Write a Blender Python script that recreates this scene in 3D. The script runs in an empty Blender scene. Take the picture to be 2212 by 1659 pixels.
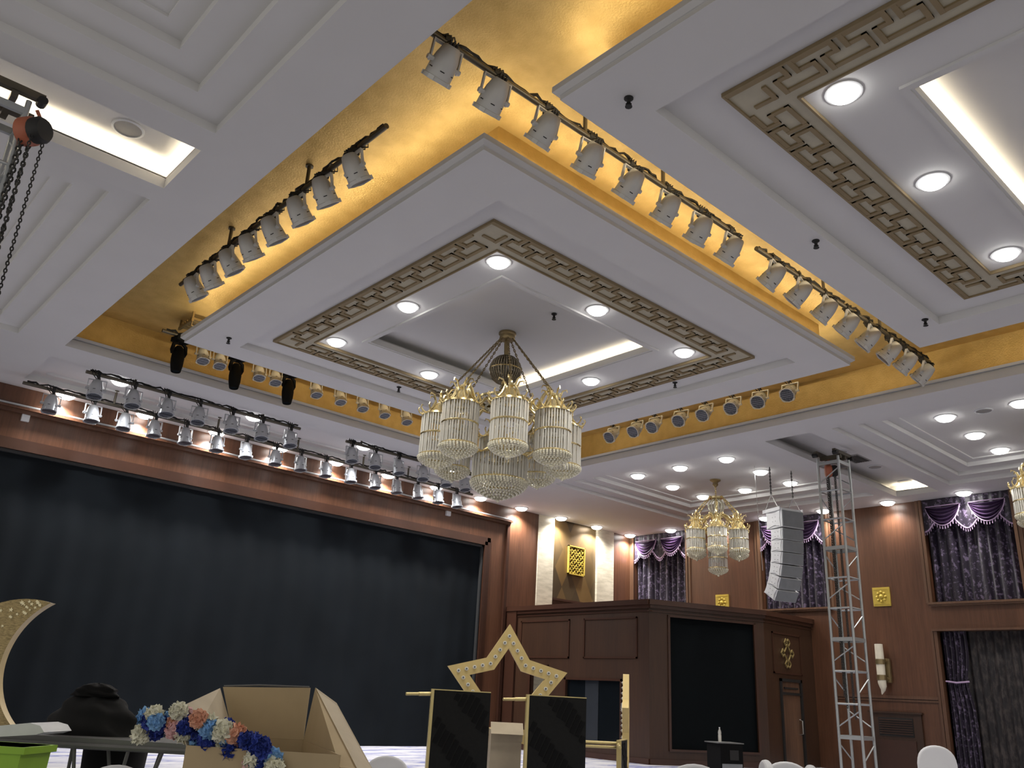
import bpy, math, random
from mathutils import Vector, Matrix
random.seed(7)
PI = math.pi
SC = bpy.context.scene
COL = SC.collection

# ------------------------------------------------------------------ camera
F = 1817.68
AX = ((.7352, .2722, .6208), (-.6759, .2246, .7019), (.0516, -.9357, .3491))   # room X, Y, Z in lens axes
EYE = Vector((0, 0, 1.25))
cam = bpy.data.cameras.new('camera'); cam_o = bpy.data.objects.new('camera', cam); COL.objects.link(cam_o)
cam.sensor_width = 36; cam.lens = F / 2212 * 36; cam.clip_end = 200; cam.clip_start = .05
mm = Matrix.Identity(4)
for i in range(3):
    mm[i][0] = AX[i][0]; mm[i][1] = -AX[i][1]; mm[i][2] = -AX[i][2]; mm[i][3] = EYE[i]
cam_o.matrix_world = mm
SC.camera = cam_o

# ------------------------------------------------------------------ world, exposure
w = bpy.data.worlds.new('world'); SC.world = w; w.use_nodes = True
bg = w.node_tree.nodes['Background']; bg.inputs[0].default_value = (1, .96, .885, 1); bg.inputs[1].default_value = .62
SC.view_settings.view_transform = 'Standard'; SC.view_settings.look = 'None'
SC.view_settings.gamma = 1; SC.view_settings.exposure = 0.08; SC.view_settings.use_curve_mapping = False
cy = SC.cycles
cy.max_bounces = 7; cy.diffuse_bounces = 3; cy.glossy_bounces = 3; cy.transmission_bounces = 4; cy.transparent_max_bounces = 24
cy.caustics_reflective = False; cy.caustics_refractive = False; cy.sample_clamp_indirect = 4
cy.use_denoising = True
E_SPOT, E_WALL, E_COVE = 190, 120, 1.0

# ------------------------------------------------------------------ pixel helpers (photo frame 2212 x 1659 -> points of the room)
def ray(u, v):
    a, b = (u - 1106) / F, (v - 829.5) / F
    return Vector([AX[i][0] * a + AX[i][1] * b + AX[i][2] for i in range(3)])
def on_z(u, v, z): d = ray(u, v); return EYE + d * ((z - EYE.z) / d.z)
def on_x(u, v, x): d = ray(u, v); return EYE + d * (x / d.x)
def on_y(u, v, y): d = ray(u, v); return EYE + d * (y / d.y)
def at(u, v, dist): return EYE + ray(u, v) * dist          # dist = depth along the view

# ------------------------------------------------------------------ mesh builder
class MB:
    def __init__(s): s.v = []; s.f = []
    def add(s, vs, fs):
        n = len(s.v); s.v += [tuple(p) for p in vs]; s.f += [tuple(i + n for i in f) for f in fs]; return s
    def box(s, x0, x1, y0, y1, z0, z1):
        return s.add([(x0, y0, z0), (x1, y0, z0), (x1, y1, z0), (x0, y1, z0), (x0, y0, z1), (x1, y0, z1), (x1, y1, z1), (x0, y1, z1)],
                     [(0, 3, 2, 1), (4, 5, 6, 7), (0, 1, 5, 4), (1, 2, 6, 5), (2, 3, 7, 6), (3, 0, 4, 7)])
    def obox(s, c, ax, dims):
        c = Vector(c); a = [Vector(k) * (d / 2) for k, d in zip(ax, dims)]; vs = []
        for z in (-1, 1):
            for x, y in ((-1, -1), (1, -1), (1, 1), (-1, 1)): vs.append(c + a[0] * x + a[1] * y + a[2] * z)
        return s.add(vs, [(0, 3, 2, 1), (4, 5, 6, 7), (0, 1, 5, 4), (1, 2, 6, 5), (2, 3, 7, 6), (3, 0, 4, 7)])
    def cyl(s, p0, p1, r0, r1=None, n=10, cap=True):
        p0, p1 = Vector(p0), Vector(p1); r1 = r0 if r1 is None else r1
        d = (p1 - p0).normalized(); a = d.orthogonal().normalized(); b = d.cross(a); vs = []
        for p, r in ((p0, r0), (p1, r1)):
            for i in range(n):
                t = 2 * PI * i / n; vs.append(p + a * math.cos(t) * r + b * math.sin(t) * r)
        fs = [(i, (i + 1) % n, n + (i + 1) % n, n + i) for i in range(n)]
        if cap: fs += [tuple(range(n - 1, -1, -1)), tuple(range(n, 2 * n))]
        return s.add(vs, fs)
    def tube(s, pts, r, n=6):
        pts = [Vector(p) for p in pts]; m = len(pts); vs = []; a = None
        for i, p in enumerate(pts):
            d = (pts[min(i + 1, m - 1)] - pts[max(i - 1, 0)]).normalized()
            a = d.orthogonal().normalized() if a is None else (a - d * a.dot(d)).normalized()
            b = d.cross(a); rr = r[i] if isinstance(r, (list, tuple)) else r
            for k in range(n):
                t = 2 * PI * k / n; vs.append(p + a * math.cos(t) * rr + b * math.sin(t) * rr)
        fs = [(i * n + k, i * n + (k + 1) % n, (i + 1) * n + (k + 1) % n, (i + 1) * n + k) for i in range(m - 1) for k in range(n)]
        fs += [tuple(range(n - 1, -1, -1)), tuple(range((m - 1) * n, m * n))]
        return s.add(vs, fs)
    def lathe(s, prof, n=24, M=None, cap=True):
        vs = []
        for r, z in prof:
            for i in range(n):
                t = 2 * PI * i / n; p = Vector((r * math.cos(t), r * math.sin(t), z)); vs.append(M @ p if M else p)
        m = len(prof)
        fs = [(j * n + i, j * n + (i + 1) % n, (j + 1) * n + (i + 1) % n, (j + 1) * n + i) for j in range(m - 1) for i in range(n)]
        if cap:
            if prof[0][0] > 1e-5: fs.append(tuple(range(n - 1, -1, -1)))
            if prof[-1][0] > 1e-5: fs.append(tuple(range((m - 1) * n, m * n)))
        return s.add(vs, fs)
    def ball(s, c, r, n=8, m=5, sc=(1, 1, 1)):
        c = Vector(c); vs = [c + Vector((0, 0, r * sc[2]))]
        for j in range(1, m):
            a = PI * j / m
            for i in range(n):
                t = 2 * PI * i / n
                vs.append(c + Vector((r * math.sin(a) * math.cos(t) * sc[0], r * math.sin(a) * math.sin(t) * sc[1], r * math.cos(a) * sc[2])))
        vs.append(c - Vector((0, 0, r * sc[2])))
        fs = [(0, 1 + i, 1 + (i + 1) % n) for i in range(n)]
        for j in range(m - 2):
            o = 1 + j * n; fs += [(o + i, o + n + i, o + n + (i + 1) % n, o + (i + 1) % n) for i in range(n)]
        o = 1 + (m - 2) * n; fs += [(o + i, len(vs) - 1, o + (i + 1) % n) for i in range(n)]
        return s.add(vs, fs)
    def prism(s, poly, o, ex, ey, en, d0, d1):
        o, ex, ey, en = Vector(o), Vector(ex), Vector(ey), Vector(en); n = len(poly)
        vs = [o + ex * x + ey * y + en * d for d in (d0, d1) for x, y in poly]
        return s.add(vs, [tuple(range(n - 1, -1, -1)), tuple(range(n, 2 * n))] + [(i, (i + 1) % n, n + (i + 1) % n, n + i) for i in range(n)])
    def panel(s, pts, th):                                    # thick sheet over a planar polygon of points
        pts = [Vector(p) for p in pts]; n = len(pts)
        nn = (pts[1] - pts[0]).cross(pts[2] - pts[0]).normalized() * th
        return s.add(pts + [p + nn for p in pts], [tuple(range(n - 1, -1, -1)), tuple(range(n, 2 * n))] + [(i, (i + 1) % n, n + (i + 1) % n, n + i) for i in range(n)])
    def ring(s, o, i, z0, z1):                                # rectangular ring slab between rects (x0,x1,y0,y1)
        s.box(o[0], o[1], o[2], i[2], z0, z1); s.box(o[0], o[1], i[3], o[3], z0, z1)
        s.box(o[0], i[0], i[2], i[3], z0, z1); s.box(i[1], o[1], i[2], i[3], z0, z1); return s
    def loft(s, R, prof):                                     # closed rectangular moulding; prof = (outward offset, z)
        n = len(prof); vs = []
        for d, z in prof: vs += [(R[0] - d, R[2] - d, z), (R[1] + d, R[2] - d, z), (R[1] + d, R[3] + d, z), (R[0] - d, R[3] + d, z)]
        return s.add(vs, [(4 * i + k, 4 * i + (k + 1) % 4, 4 * ((i + 1) % n) + (k + 1) % 4, 4 * ((i + 1) % n) + k) for i in range(n) for k in range(4)])
    def grid(s, fn, nu, nv):
        vs = [fn(i / nu, j / nv) for j in range(nv + 1) for i in range(nu + 1)]
        return s.add(vs, [(j * (nu + 1) + i, j * (nu + 1) + i + 1, (j + 1) * (nu + 1) + i + 1, (j + 1) * (nu + 1) + i) for j in range(nv) for i in range(nu)])
    def build(s, name, mat, parent=None, smooth=False, solid=0):
        me = bpy.data.meshes.new(name); me.from_pydata(s.v, [], s.f); me.materials.append(mat)
        if smooth:
            me.polygons.foreach_set('use_smooth', [True] * len(me.polygons))
            me.set_sharp_from_angle(angle=.7)
        o = bpy.data.objects.new(name, me); COL.objects.link(o)
        if parent: o.parent = parent
        if solid:
            md = o.modifiers.new('thick', 'SOLIDIFY'); md.thickness = solid; md.offset = 0
        return o
def tag(o, label=None, cat=None, group=None, kind=None):
    if label: o['label'] = label
    if cat: o['category'] = cat
    if group: o['group'] = group
    if kind: o['kind'] = kind
    return o
def thing(name, label, cat, loc=(0, 0, 0), rz=0, group=None):
    o = bpy.data.objects.new(name, None); COL.objects.link(o); o.empty_display_size = .1
    o.location = loc; o.rotation_euler = (0, 0, rz); return tag(o, label, cat, group)
def struct(name, mb, mat, **k): return tag(mb.build(name, mat, **k), kind='structure')
def copy_tree(o, parent=None):
    c = o.copy(); COL.objects.link(c)
    if parent: c.parent = parent
    for ch in [x for x in o.children]: copy_tree(ch, c)
    return c
ORD = 'first second third fourth fifth sixth seventh eighth ninth tenth eleventh twelfth thirteenth fourteenth fifteenth sixteenth'.split()

# ------------------------------------------------------------------ materials
def nodes(name):
    m = bpy.data.materials.new(name); m.use_nodes = True; t = m.node_tree; return m, t.nodes, t.links, t.nodes['Principled BSDF']
def coords(n, l, scale=(1, 1, 1), rot=(0, 0, 0), src='Object'):
    tc = n.new('ShaderNodeTexCoord'); mp = n.new('ShaderNodeMapping'); l.new(tc.outputs[src], mp.inputs[0])
    mp.inputs['Scale'].default_value = scale; mp.inputs['Rotation'].default_value = rot; return mp.outputs[0]
def ramp(n, l, fac, stops, interp='LINEAR'):
    r = n.new('ShaderNodeValToRGB'); r.color_ramp.interpolation = interp; e = r.color_ramp.elements
    while len(e) < len(stops): e.new(.5)
    for k, (p, c) in zip(e, stops): k.position = p; k.color = (*c, 1)
    l.new(fac, r.inputs[0]); return r.outputs[0]
def noise(n, l, vec, scale, detail=3, rough=.5):
    t = n.new('ShaderNodeTexNoise'); t.inputs['Scale'].default_value = scale; t.inputs['Detail'].default_value = detail; t.inputs['Roughness'].default_value = rough
    l.new(vec, t.inputs['Vector']); return t.outputs[0]
def bump(n, l, h, p, strength=.2, dist=.01):
    b = n.new('ShaderNodeBump'); b.inputs['Strength'].default_value = strength; b.inputs['Distance'].default_value = dist
    l.new(h, b.inputs['Height']); l.new(b.outputs[0], p.inputs['Normal'])
def plain(name, c, rough=.5, metal=0, var=.06, scale=6, spec=.5):
    m, n, l, p = nodes(name)
    h = noise(n, l, coords(n, l), scale)
    l.new(ramp(n, l, h, [(.3, [x * (1 - var) for x in c]), (.7, [min(1, x * (1 + var)) for x in c])]), p.inputs['Base Color'])
    p.inputs['Roughness'].default_value = rough; p.inputs['Metallic'].default_value = metal; p.inputs['Specular IOR Level'].default_value = spec
    return m
def emit(name, c, s, sample=False):
    m = bpy.data.materials.new(name); m.use_nodes = True; n, l = m.node_tree.nodes, m.node_tree.links
    n.clear(); o = n.new('ShaderNodeOutputMaterial'); e = n.new('ShaderNodeEmission'); e.inputs[0].default_value = (*c, 1); e.inputs[1].default_value = s
    l.new(e.outputs[0], o.inputs[0])
    if not sample: m.cycles.emission_sampling = 'NONE'
    return m
def wood(name, c0, c1, plank=0, rough=.38, horiz=False):
    m, n, l, p = nodes(name)
    v = coords(n, l, (1, 1, .06) if not horiz else (.06, .06, 1))
    g = noise(n, l, v, 22, 6, .65); big = noise(n, l, coords(n, l, (1, 1, .1)), 2.2, 2)
    mx = n.new('ShaderNodeMath'); mx.operation = 'MULTIPLY_ADD'; l.new(g, mx.inputs[0]); mx.inputs[1].default_value = .6
    m2 = n.new('ShaderNodeMath'); m2.operation = 'MULTIPLY'; l.new(big, m2.inputs[0]); m2.inputs[1].default_value = .4; l.new(m2.outputs[0], mx.inputs[2])
    c = ramp(n, l, mx.outputs[0], [(.34, c0), (.66, c1)])
    l.new(c, p.inputs['Base Color']); p.inputs['Roughness'].default_value = rough
    bump(n, l, g, p, .08, .004); return m
WHITE = plain('white_ceiling_paint', (.70, .69, .68), .75, var=.015, scale=1.5)
def gold_paper():
    m, n, l, p = nodes('gold_foil_wallpaper'); v = coords(n, l)
    a = noise(n, l, v, 38, 5, .7); b = noise(n, l, v, 5, 2)
    l.new(ramp(n, l, b, [(.3, (.56, .385, .135)), (.7, (.66, .47, .18))]), p.inputs['Base Color'])
    p.inputs['Metallic'].default_value = .65; p.inputs['Roughness'].default_value = .42
    bump(n, l, a, p, .35, .02); return m
GOLDP = gold_paper()
FRET0 = plain('fret_cream', (.50, .455, .34), .7); FRET1 = plain('fret_tan', (.27, .20, .105), .6)
WOOD = wood('red_brown_veneer', (.074, .031, .016), (.145, .064, .034), rough=.33)
WOOD2 = wood('dark_brown_veneer', (.034, .016, .009), (.058, .027, .014), rough=.4)
WOOD3 = wood('door_timber', (.06, .032, .02), (.16, .085, .05), rough=.45)
TRIMW = plain('dark_trim_timber', (.052, .022, .013), .32)
def marble():
    m, n, l, p = nodes('cream_travertine'); h = noise(n, l, coords(n, l, (1, 1, 5)), 2.2, 6, .6)
    l.new(ramp(n, l, h, [(.35, (.58, .53, .40)), (.6, (.76, .70, .55))]), p.inputs['Base Color']); p.inputs['Roughness'].default_value = .25; return m
MARBLE = marble()
def diamond():
    m, n, l, p = nodes('bronze_diamond_tiles')
    tc = n.new('ShaderNodeTexCoord'); sx = n.new('ShaderNodeSeparateXYZ'); l.new(tc.outputs['Object'], sx.inputs[0])
    def mth(op, a, b):
        k = n.new('ShaderNodeMath'); k.operation = op
        for i, q in enumerate((a, b)):
            if isinstance(q, (int, float)): k.inputs[i].default_value = q
            else: l.new(q, k.inputs[i])
        return k.outputs[0]
    u = mth('DIVIDE', sx.outputs[0], .62); z = mth('DIVIDE', sx.outputs[2], 1.12)
    fa, fb = mth('FLOOR', mth('ADD', u, z), 0), mth('FLOOR', mth('SUBTRACT', u, z), 0)
    wn = n.new('ShaderNodeTexWhiteNoise'); wn.noise_dimensions = '2D'; cx = n.new('ShaderNodeCombineXYZ'); l.new(fa, cx.inputs[0]); l.new(fb, cx.inputs[1]); l.new(cx.outputs[0], wn.inputs['Vector'])
    l.new(ramp(n, l, wn.outputs[0], [(0, (.085, .060, .032)), (.5, (.13, .088, .042)), (1, (.22, .135, .05))]), p.inputs['Base Color'])
    p.inputs['Roughness'].default_value = .34; p.inputs['Metallic'].default_value = .35; return m
DIAM = diamond()
BLACKF = plain('black_stage_cloth', (.0085, .0112, .0138), .85, spec=.15, var=.2, scale=.8)
BLACKP = plain('black_acoustic_cloth', (.0022, .0036, .0045), .8, spec=.1, var=.1)
BLACK = plain('black_plastic', (.006, .006, .006), .6, spec=.08); BLACKM = plain('black_rubber', (.012, .011, .010), .6)
CLOTHB = plain('black_cloth', (.0028, .0028, .003), .9, var=.3)
PIPE = plain('dark_steel_pipe', (.105, .09, .066), .4, .5)
GREY = plain('grey_lamp_housing', (.62, .61, .58), .42, .05, var=.03); CREAM = plain('cream_lamp_housing', (.62, .56, .44), .45, .05, var=.03)
SILVER = plain('silver_lamp_housing', (.52, .53, .55), .33, .35, var=.03)
ALU = plain('bare_aluminium', (.46, .48, .48), .35, .65); STEEL = plain('chrome', (.6, .6, .58), .2, .9)
BRASS = plain('polished_brass', (.82, .67, .34), .24, .85, var=.1, scale=20); BRASSD = plain('aged_brass', (.30, .23, .12), .35, .7)
CHAINM = plain('dark_chain_steel', (.05, .05, .048), .45, .6)
def lens_mat():
    m, n, l, p = nodes('led_lens_array'); v = coords(n, l, (1, 1, 1))
    t = n.new('ShaderNodeTexVoronoi'); t.inputs['Scale'].default_value = 46; t.inputs['Randomness'].default_value = .15; l.new(v, t.inputs['Vector'])
    l.new(ramp(n, l, t.outputs['Distance'], [(.30, (.24, .25, .28)), (.45, (.035, .037, .045))]), p.inputs['Base Color']); p.inputs['Roughness'].default_value = .3; return m
LENS = lens_mat()
def crystal():
    m = bpy.data.materials.new('cut_crystal'); m.use_nodes = True; n, l = m.node_tree.nodes, m.node_tree.links; n.clear()
    o = n.new('ShaderNodeOutputMaterial'); t = n.new('ShaderNodeBsdfTransparent'); g = n.new('ShaderNodeBsdfGlossy'); d = n.new('ShaderNodeBsdfDiffuse')
    t.inputs[0].default_value = (.96, .95, .91, 1); g.inputs[0].default_value = (1, .98, .93, 1); g.inputs['Roughness'].default_value = .12; d.inputs[0].default_value = (.92, .90, .82, 1)
    a = n.new('ShaderNodeMixShader'); a.inputs[0].default_value = .58; l.new(g.outputs[0], a.inputs[1]); l.new(d.outputs[0], a.inputs[2])
    b = n.new('ShaderNodeMixShader'); b.inputs[0].default_value = .66; l.new(t.outputs[0], b.inputs[1]); l.new(a.outputs[0], b.inputs[2])
    l.new(b.outputs[0], o.inputs[0]); return m
CRYS = crystal()
BEAD = plain('crystal_bead', (.80, .76, .60), .12, .25, var=.25, scale=60)
BALLM = plain('smoky_bead_strands', (.24, .20, .14), .25, .3, var=.5, scale=60)
def jacquard():
    m, n, l, p = nodes('purple_jacquard'); v = coords(n, l)
    a = noise(n, l, v, 7, 4, .6); b = noise(n, l, v, 16, 3, .6)
    k = n.new('ShaderNodeMath'); k.operation = 'MULTIPLY'; l.new(a, k.inputs[0]); l.new(b, k.inputs[1])
    c = ramp(n, l, k.outputs[0], [(.275, (.014, .008, .022)), (.33, (.15, .115, .19))])
    l.new(c, p.inputs['Base Color']); p.inputs['Roughness'].default_value = .42; p.inputs['Sheen Weight'].default_value = .2; return m
JAQ = jacquard()
PURP = plain('purple_satin', (.055, .03, .075), .32, var=.25, scale=8); LILAC = plain('lilac_trim', (.50, .36, .55), .5)
def sheer():
    m, n, l, p = nodes('patterned_sheer'); v = coords(n, l, (1, 1, .45)); h = noise(n, l, v, 9, 4, .65)
    l.new(ramp(n, l, h, [(.45, (.012, .010, .012)), (.62, (.055, .044, .042))]), p.inputs['Base Color']); p.inputs['Roughness'].default_value = .7; return m
SHEER = sheer()
def carpet():
    m, n, l, p = nodes('blue_white_carpet'); v = coords(n, l, (.5, 1.6, 1)); h = noise(n, l, v, 1.6, 6, .7)
    l.new(ramp(n, l, h, [(.30, (.03, .03, .05)), (.39, (.09, .11, .32)), (.47, (.36, .36, .43)), (.62, (.54, .53, .53)), (.74, (.34, .32, .31))]), p.inputs['Base Color']); p.inputs['Roughness'].default_value = .95; return m
CARPET = carpet()
CARD = plain('cardboard', (.46, .35, .20), .8, var=.06, scale=3); CARDL = plain('pale_and_lit_cardboard', (.50, .42, .30), .8)  # paler card: small carton's own colour, painted light on the large one's flaps
GOLDW = plain('gold_painted_board', (.66, .50, .20), .55, var=.05); GOLDT = plain('gold_painted_tube', (.58, .47, .20), .35, .4)
def sequin():
    m, n, l, p = nodes('gold_sequin_mesh'); h = noise(n, l, coords(n, l, (1, 1, 5)), 18, 4, .7)
    l.new(ramp(n, l, h, [(.35, (.20, .15, .06)), (.65, (.48, .36, .16))]), p.inputs['Base Color']); p.inputs['Roughness'].default_value = .4; p.inputs['Metallic'].default_value = .4; return m
SEQ = sequin(); STARL = plain('pale_gold_foil', (.98, .86, .52), .3, .1)
IVORY = plain('ivory_resin', (.78, .72, .58), .4); PLAQ = plain('yellow_gold_relief', (.62, .46, .08), .4, .3)
KNOT = plain('pale_gold_inlay', (.42, .32, .13), .4, .4)
WCLOTH = plain('white_chair_cloth', (.72, .72, .74), .8, var=.02); WPLAST = plain('white_plastic', (.72, .73, .74), .4)
TGREY = plain('grey_table_frame', (.16, .16, .155), .45, .3); GREEN = plain('lime_plastic', (.28, .50, .03), .45)
ORANGE = plain('orange_hoist_paint', (.42, .12, .06), .45); GREYSP = plain('pale_grey_speaker', (.66, .67, .68), .5); GRILL = plain('grey_speaker_grille', (.24, .25, .26), .6)
GLASSD = plain('dark_window_glass', (.006, .008, .010), .12, var=.05); GLASSS = plain('painted_column_reflection', (.020, .024, .030), .4)  # second colour paints the reflection of a column on the glass
QUILT = plain('black_laminate', (.005, .005, .0042), .6, spec=.2, var=.3, scale=30)
DISC = emit('lit_led_disc', (1, .98, .94), 14); BULB = plain('pearl_bulb', (.8, .78, .7), .3)
VENTM = plain('dark_vent', (.05, .05, .048), .6); SOCK = plain('grey_grille_paint', (.33, .32, .31), .6)
FLC = [plain('royal_blue_petals', (.025, .05, .30), .7, var=.5, scale=30), plain('sky_blue_petals', (.24, .46, .75), .7, var=.3, scale=30),
       plain('pink_petals', (.86, .56, .55), .7, var=.15, scale=30), plain('cream_petals', (.82, .80, .64), .7, var=.15, scale=30), plain('peach_petals', (.78, .42, .28), .7, var=.15, scale=30)]

# ------------------------------------------------------------------ lamps
def spot(name, loc, energy, parent=None, size=140, blend=.8, col=(1, .96, .90), rad=.09):
    d = bpy.data.lights.new(name, 'SPOT'); d.energy = energy; d.spot_size = math.radians(size); d.spot_blend = blend; d.color = col; d.shadow_soft_size = rad
    o = bpy.data.objects.new(name, d); COL.objects.link(o); o.location = loc
    if parent: o.parent = parent
    return o
def strip(name, p0, p1, up, energy, col=(1, .86, .62), wdt=.04):
    p0, p1, up = Vector(p0), Vector(p1), Vector(up).normalized(); dx = (p1 - p0); L = dx.length; dx.normalize()
    d = bpy.data.lights.new(name, 'AREA'); d.shape = 'RECTANGLE'; d.size = L; d.size_y = wdt; d.energy = energy * L * E_COVE; d.color = col
    o = bpy.data.objects.new(name, d); COL.objects.link(o)
    z = -up; y = z.cross(dx).normalized(); M = Matrix.Identity(4)
    for i in range(3): M[i][0] = dx[i]; M[i][1] = y[i]; M[i][2] = z[i]; M[i][3] = (p0[i] + p1[i]) / 2
    o.matrix_world = M; return o

# ================================================================== ROOM SHELL
S = 6.484                                                   # main soffit
WX, WY, LX, BY = 21.75, 18.2, -4.43, -9.0                  # right wall, stage wall, left wall, open back
struct('floor', MB().box(LX - .2, WX + .3, BY, WY + .3, -.1, 0), CARPET)

def bottoms(x0, x1, y0, y1, holes):                         # soffit cells outside every hole
    xs = sorted({x0, x1, *[h[i] for h in holes for i in (0, 1)]}); ys = sorted({y0, y1, *[h[i] for h in holes for i in (2, 3)]})
    mb = MB()
    for a, b in zip(xs, xs[1:]):
        for c, d in zip(ys, ys[1:]):
            mx, my = (a + b) / 2, (c + d) / 2
            if not any(h[0] < mx < h[1] and h[2] < my < h[3] for h in holes): mb.box(a, b, c, d, S, S + .14)
    return mb
REC = (3.12, 14.2, -4.6, 15.1)
COF_L = [(-3.25, 2.41, 9.29, 15.14), (-3.25, 2.41, 1.65, 7.5)]
COF_R = [(15.0, 20.57, 9.3, 15.1), (15.0, 20.57, 1.65, 7.5)]
SLOT_L, SLOT_R = (-3.6, 2.43, 7.9, 8.92), (14.98, 21.02, 7.93, 8.95)
COF_S = (3.1, 14.2, 15.85, 17.56)
holes = [REC, COF_S, SLOT_L, SLOT_R] + COF_L + COF_R
struct('ceiling', bottoms(LX, WX, BY, WY, holes), WHITE)
def inset(r, d): return (r[0] + d, r[1] - d, r[2] + d, r[3] - d)
for c in COF_L + COF_R:
    mb = MB(); z = S
    for k, d in enumerate((0, .36, .69)):
        z += .095; mb.ring(inset(c, d - .03), inset(c, (.36, .69, .9)[k]), z, z + .1)
    q = inset(c, .87); mb.box(*q, z + .03, z + .1)
    struct('ceiling_coffer', mb, WHITE)
mb = MB(); mb.ring(inset(COF_S, -.03), inset(COF_S, .28), S + .1, S + .2); mb.box(*inset(COF_S, .25), S + .14, S + .24)
struct('ceiling_coffer_over_stage', mb, WHITE)
for sl in (SLOT_L, SLOT_R):                                 # recessed light slots with a lip
    o = inset(sl, -.26); zc = S + .34; mb = MB()
    mb.ring(o, sl, S + .13, S + .15); mb.box(*o, zc, zc + .06)
    mb.ring(inset(o, -.05), o, S + .13, zc + .06)
    struct('ceiling_light_slot', mb, WHITE)
strip('slot_strip_light', (-3.5, 9.0, S + .17), (2.4, 9.0, S + .17), (0, .6, 1), 8, wdt=.05)
strip('slot_strip_light', (2.51, 7.9, S + .17), (2.51, 8.9, S + .17), (.6, 0, 1), 7, wdt=.05)
strip('slot_strip_light', (21.12, 7.95, S + .17), (21.12, 8.95, S + .17), (.5, 0, 1), 9, wdt=.05)
# gold recess
GZ = 7.24
mb = MB(); r1 = inset(REC, -.02); r2 = inset(REC, -.09)
mb.ring(inset(REC, -.06), inset(REC, .008), S + .001, S + .11); mb.ring(inset(REC, -.3), inset(REC, -.04), S + .11, S + .17); mb.ring(inset(REC, -.3), inset(REC, .016), S + .17, S + .216)
struct('trim_1', mb, WHITE)
mb = MB(); mb.ring(inset(REC, -.3), inset(REC, -.04), S + .216, GZ + .1); mb.box(*inset(REC, -.05), GZ, GZ + .1)
struct('ceiling_gold_recess', mb, GOLDP)
struct('roof', MB().box(LX - .3, WX + .4, BY, WY + .4, GZ + .2, GZ + .3), WHITE)  # unseen slab added above the ceiling to keep sky light from leaking in
# drop panels
def fret(name, x0, x1, y0, y1, z, bw=.45):
    base = MB(); line = MB(); t = .046
    base.ring((x0, x1, y0, y1), (x0 + bw * 1.06, x1 - bw * 1.06, y0 + bw * 1.06, y1 - bw * 1.06), z - .022, z + .02)
    zz = (z - .040, z - .02)
    iv = bw * .80
    for d, tt, dz in ((-.022, .022, .045), (iv + .055, .03, .014), (bw + .026, .022, .045)):
        line.ring(inset((x0, x1, y0, y1), d), inset((x0, x1, y0, y1), d + tt), z - dz, z - .002)
    path = [(.465, 0), (.465, .42), (.8, .42), (.8, 1), (0, 1), (0, .42), (.26, .42), (.26, 0)]
    for side in range(4):
        L = (x1 - x0) if side % 2 == 0 else (y1 - y0); a0 = bw * 1.0; n = round((L - 2 * a0) / .45); u = (L - 2 * a0) / n
        def P(s, v):
            if side == 0: return (x0 + s, y0 + v)
            if side == 1: return (x1 - v, y0 + s)
            if side == 2: return (x1 - s, y1 - v)
            return (x0 + v, y1 - s)
        def seg(s0, v0, s1, v1):
            zq = (zz[0] - (.0035 if abs(s0 - s1) < 1e-6 else .0) - .0012 * (side % 2) - .0006 * (int(s0 * 7) % 2), zz[1])
            a, b = P(min(s0, s1) - t / 2, min(v0, v1) - t / 2), P(max(s0, s1) + t / 2, max(v0, v1) + t / 2)
            line.box(min(a[0], b[0]), max(a[0], b[0]), min(a[1], b[1]), max(a[1], b[1]), *zq)
        v_ = lambda q: t / 2 + q * (iv - t)
        seg(t / 2, v_(0), a0 + .26 * u, v_(0))
        seg(t * 3, v_(1), a0 - .12, v_(1)); seg(a0 - .12, v_(1), a0 - .12, v_(.42))
        for k in range(n):
            o = a0 + k * u
            for (p, q), (p2, q2) in zip(path, path[1:]): seg(o + p * u, v_(q), o + p2 * u, v_(q2))
            seg(o + .465 * u, v_(0), o + (1.26 if k < n - 1 else 1) * u, v_(0))
    f = struct(name, base, FRET0); l_ = line.build('fret_lines', FRET1, f)
    return f
def drop_panel(idx, px, y0, y1, cove):
    x0, x1 = px; z0 = 6.58; R = (x0, x1, y0, y1); st = (x0 + .74, x1 - .65, y0 + .6, y1 - .55); z1 = 6.70
    m = MB(); m.ring(R, st, z0, z1 + .06); m.loft(R, [(-.1, z0 + .05), (.012, z0 + .05), (.058, z0 + .085), (.058, z0 + .15), (-.1, z0 + .15)])
    m.ring(st, inset(cove, -.015), z1, z1 + .09); m.ring(inset(cove, -.10), inset(cove, -.03), z1 - .03, z1 + .01); m.ring(inset(cove, -.03), cove, z1 - .015, z1 + .09)
    cv = inset(cove, -.24); m.ring(inset(cv, -.05), cv, z1 + .08, z1 + .30); m.box(*inset(cv, -.05), z1 + .225, z1 + .30)
    struct('ceiling_drop_panel', m, WHITE)
    pl = (x0 + .4, x1 - .42, y0 + .27, y1 - .27)
    m = MB(); m.ring(pl, inset(pl, .08), z0 + .12, GZ + .02); struct('ceiling_gold_plinth', m, GOLDP)
    for (a, b, up, e) in (((x0 + .12, y0 + .1), (x1 - .1, y0 + .1), (0, -.25, 1), 9), ((x0 + .12, y1 - .1), (x1 - .1, y1 - .1), (0, .6, 1), 13),
                          ((x0 + .14, y0 + .1), (x0 + .14, y1 - .1), (-.25, 0, 1), 9), ((x1 - .14, y0 + .1), (x1 - .14, y1 - .1), (.7, 0, 1), 17)):
        strip('gold_cove_light', (*a, z0 + .18), (*b, z0 + .18), up, e * .8, (1, .86, .62))
PX = (4.56, 12.42); C1 = (6.79, 10.05, 8.0, 11.3); C2 = (6.79, 10.05, -.9, 2.32)
drop_panel(0, PX, 5.80, 13.56, C1); drop_panel(1, PX, -3.07, 4.69, C2)
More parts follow.
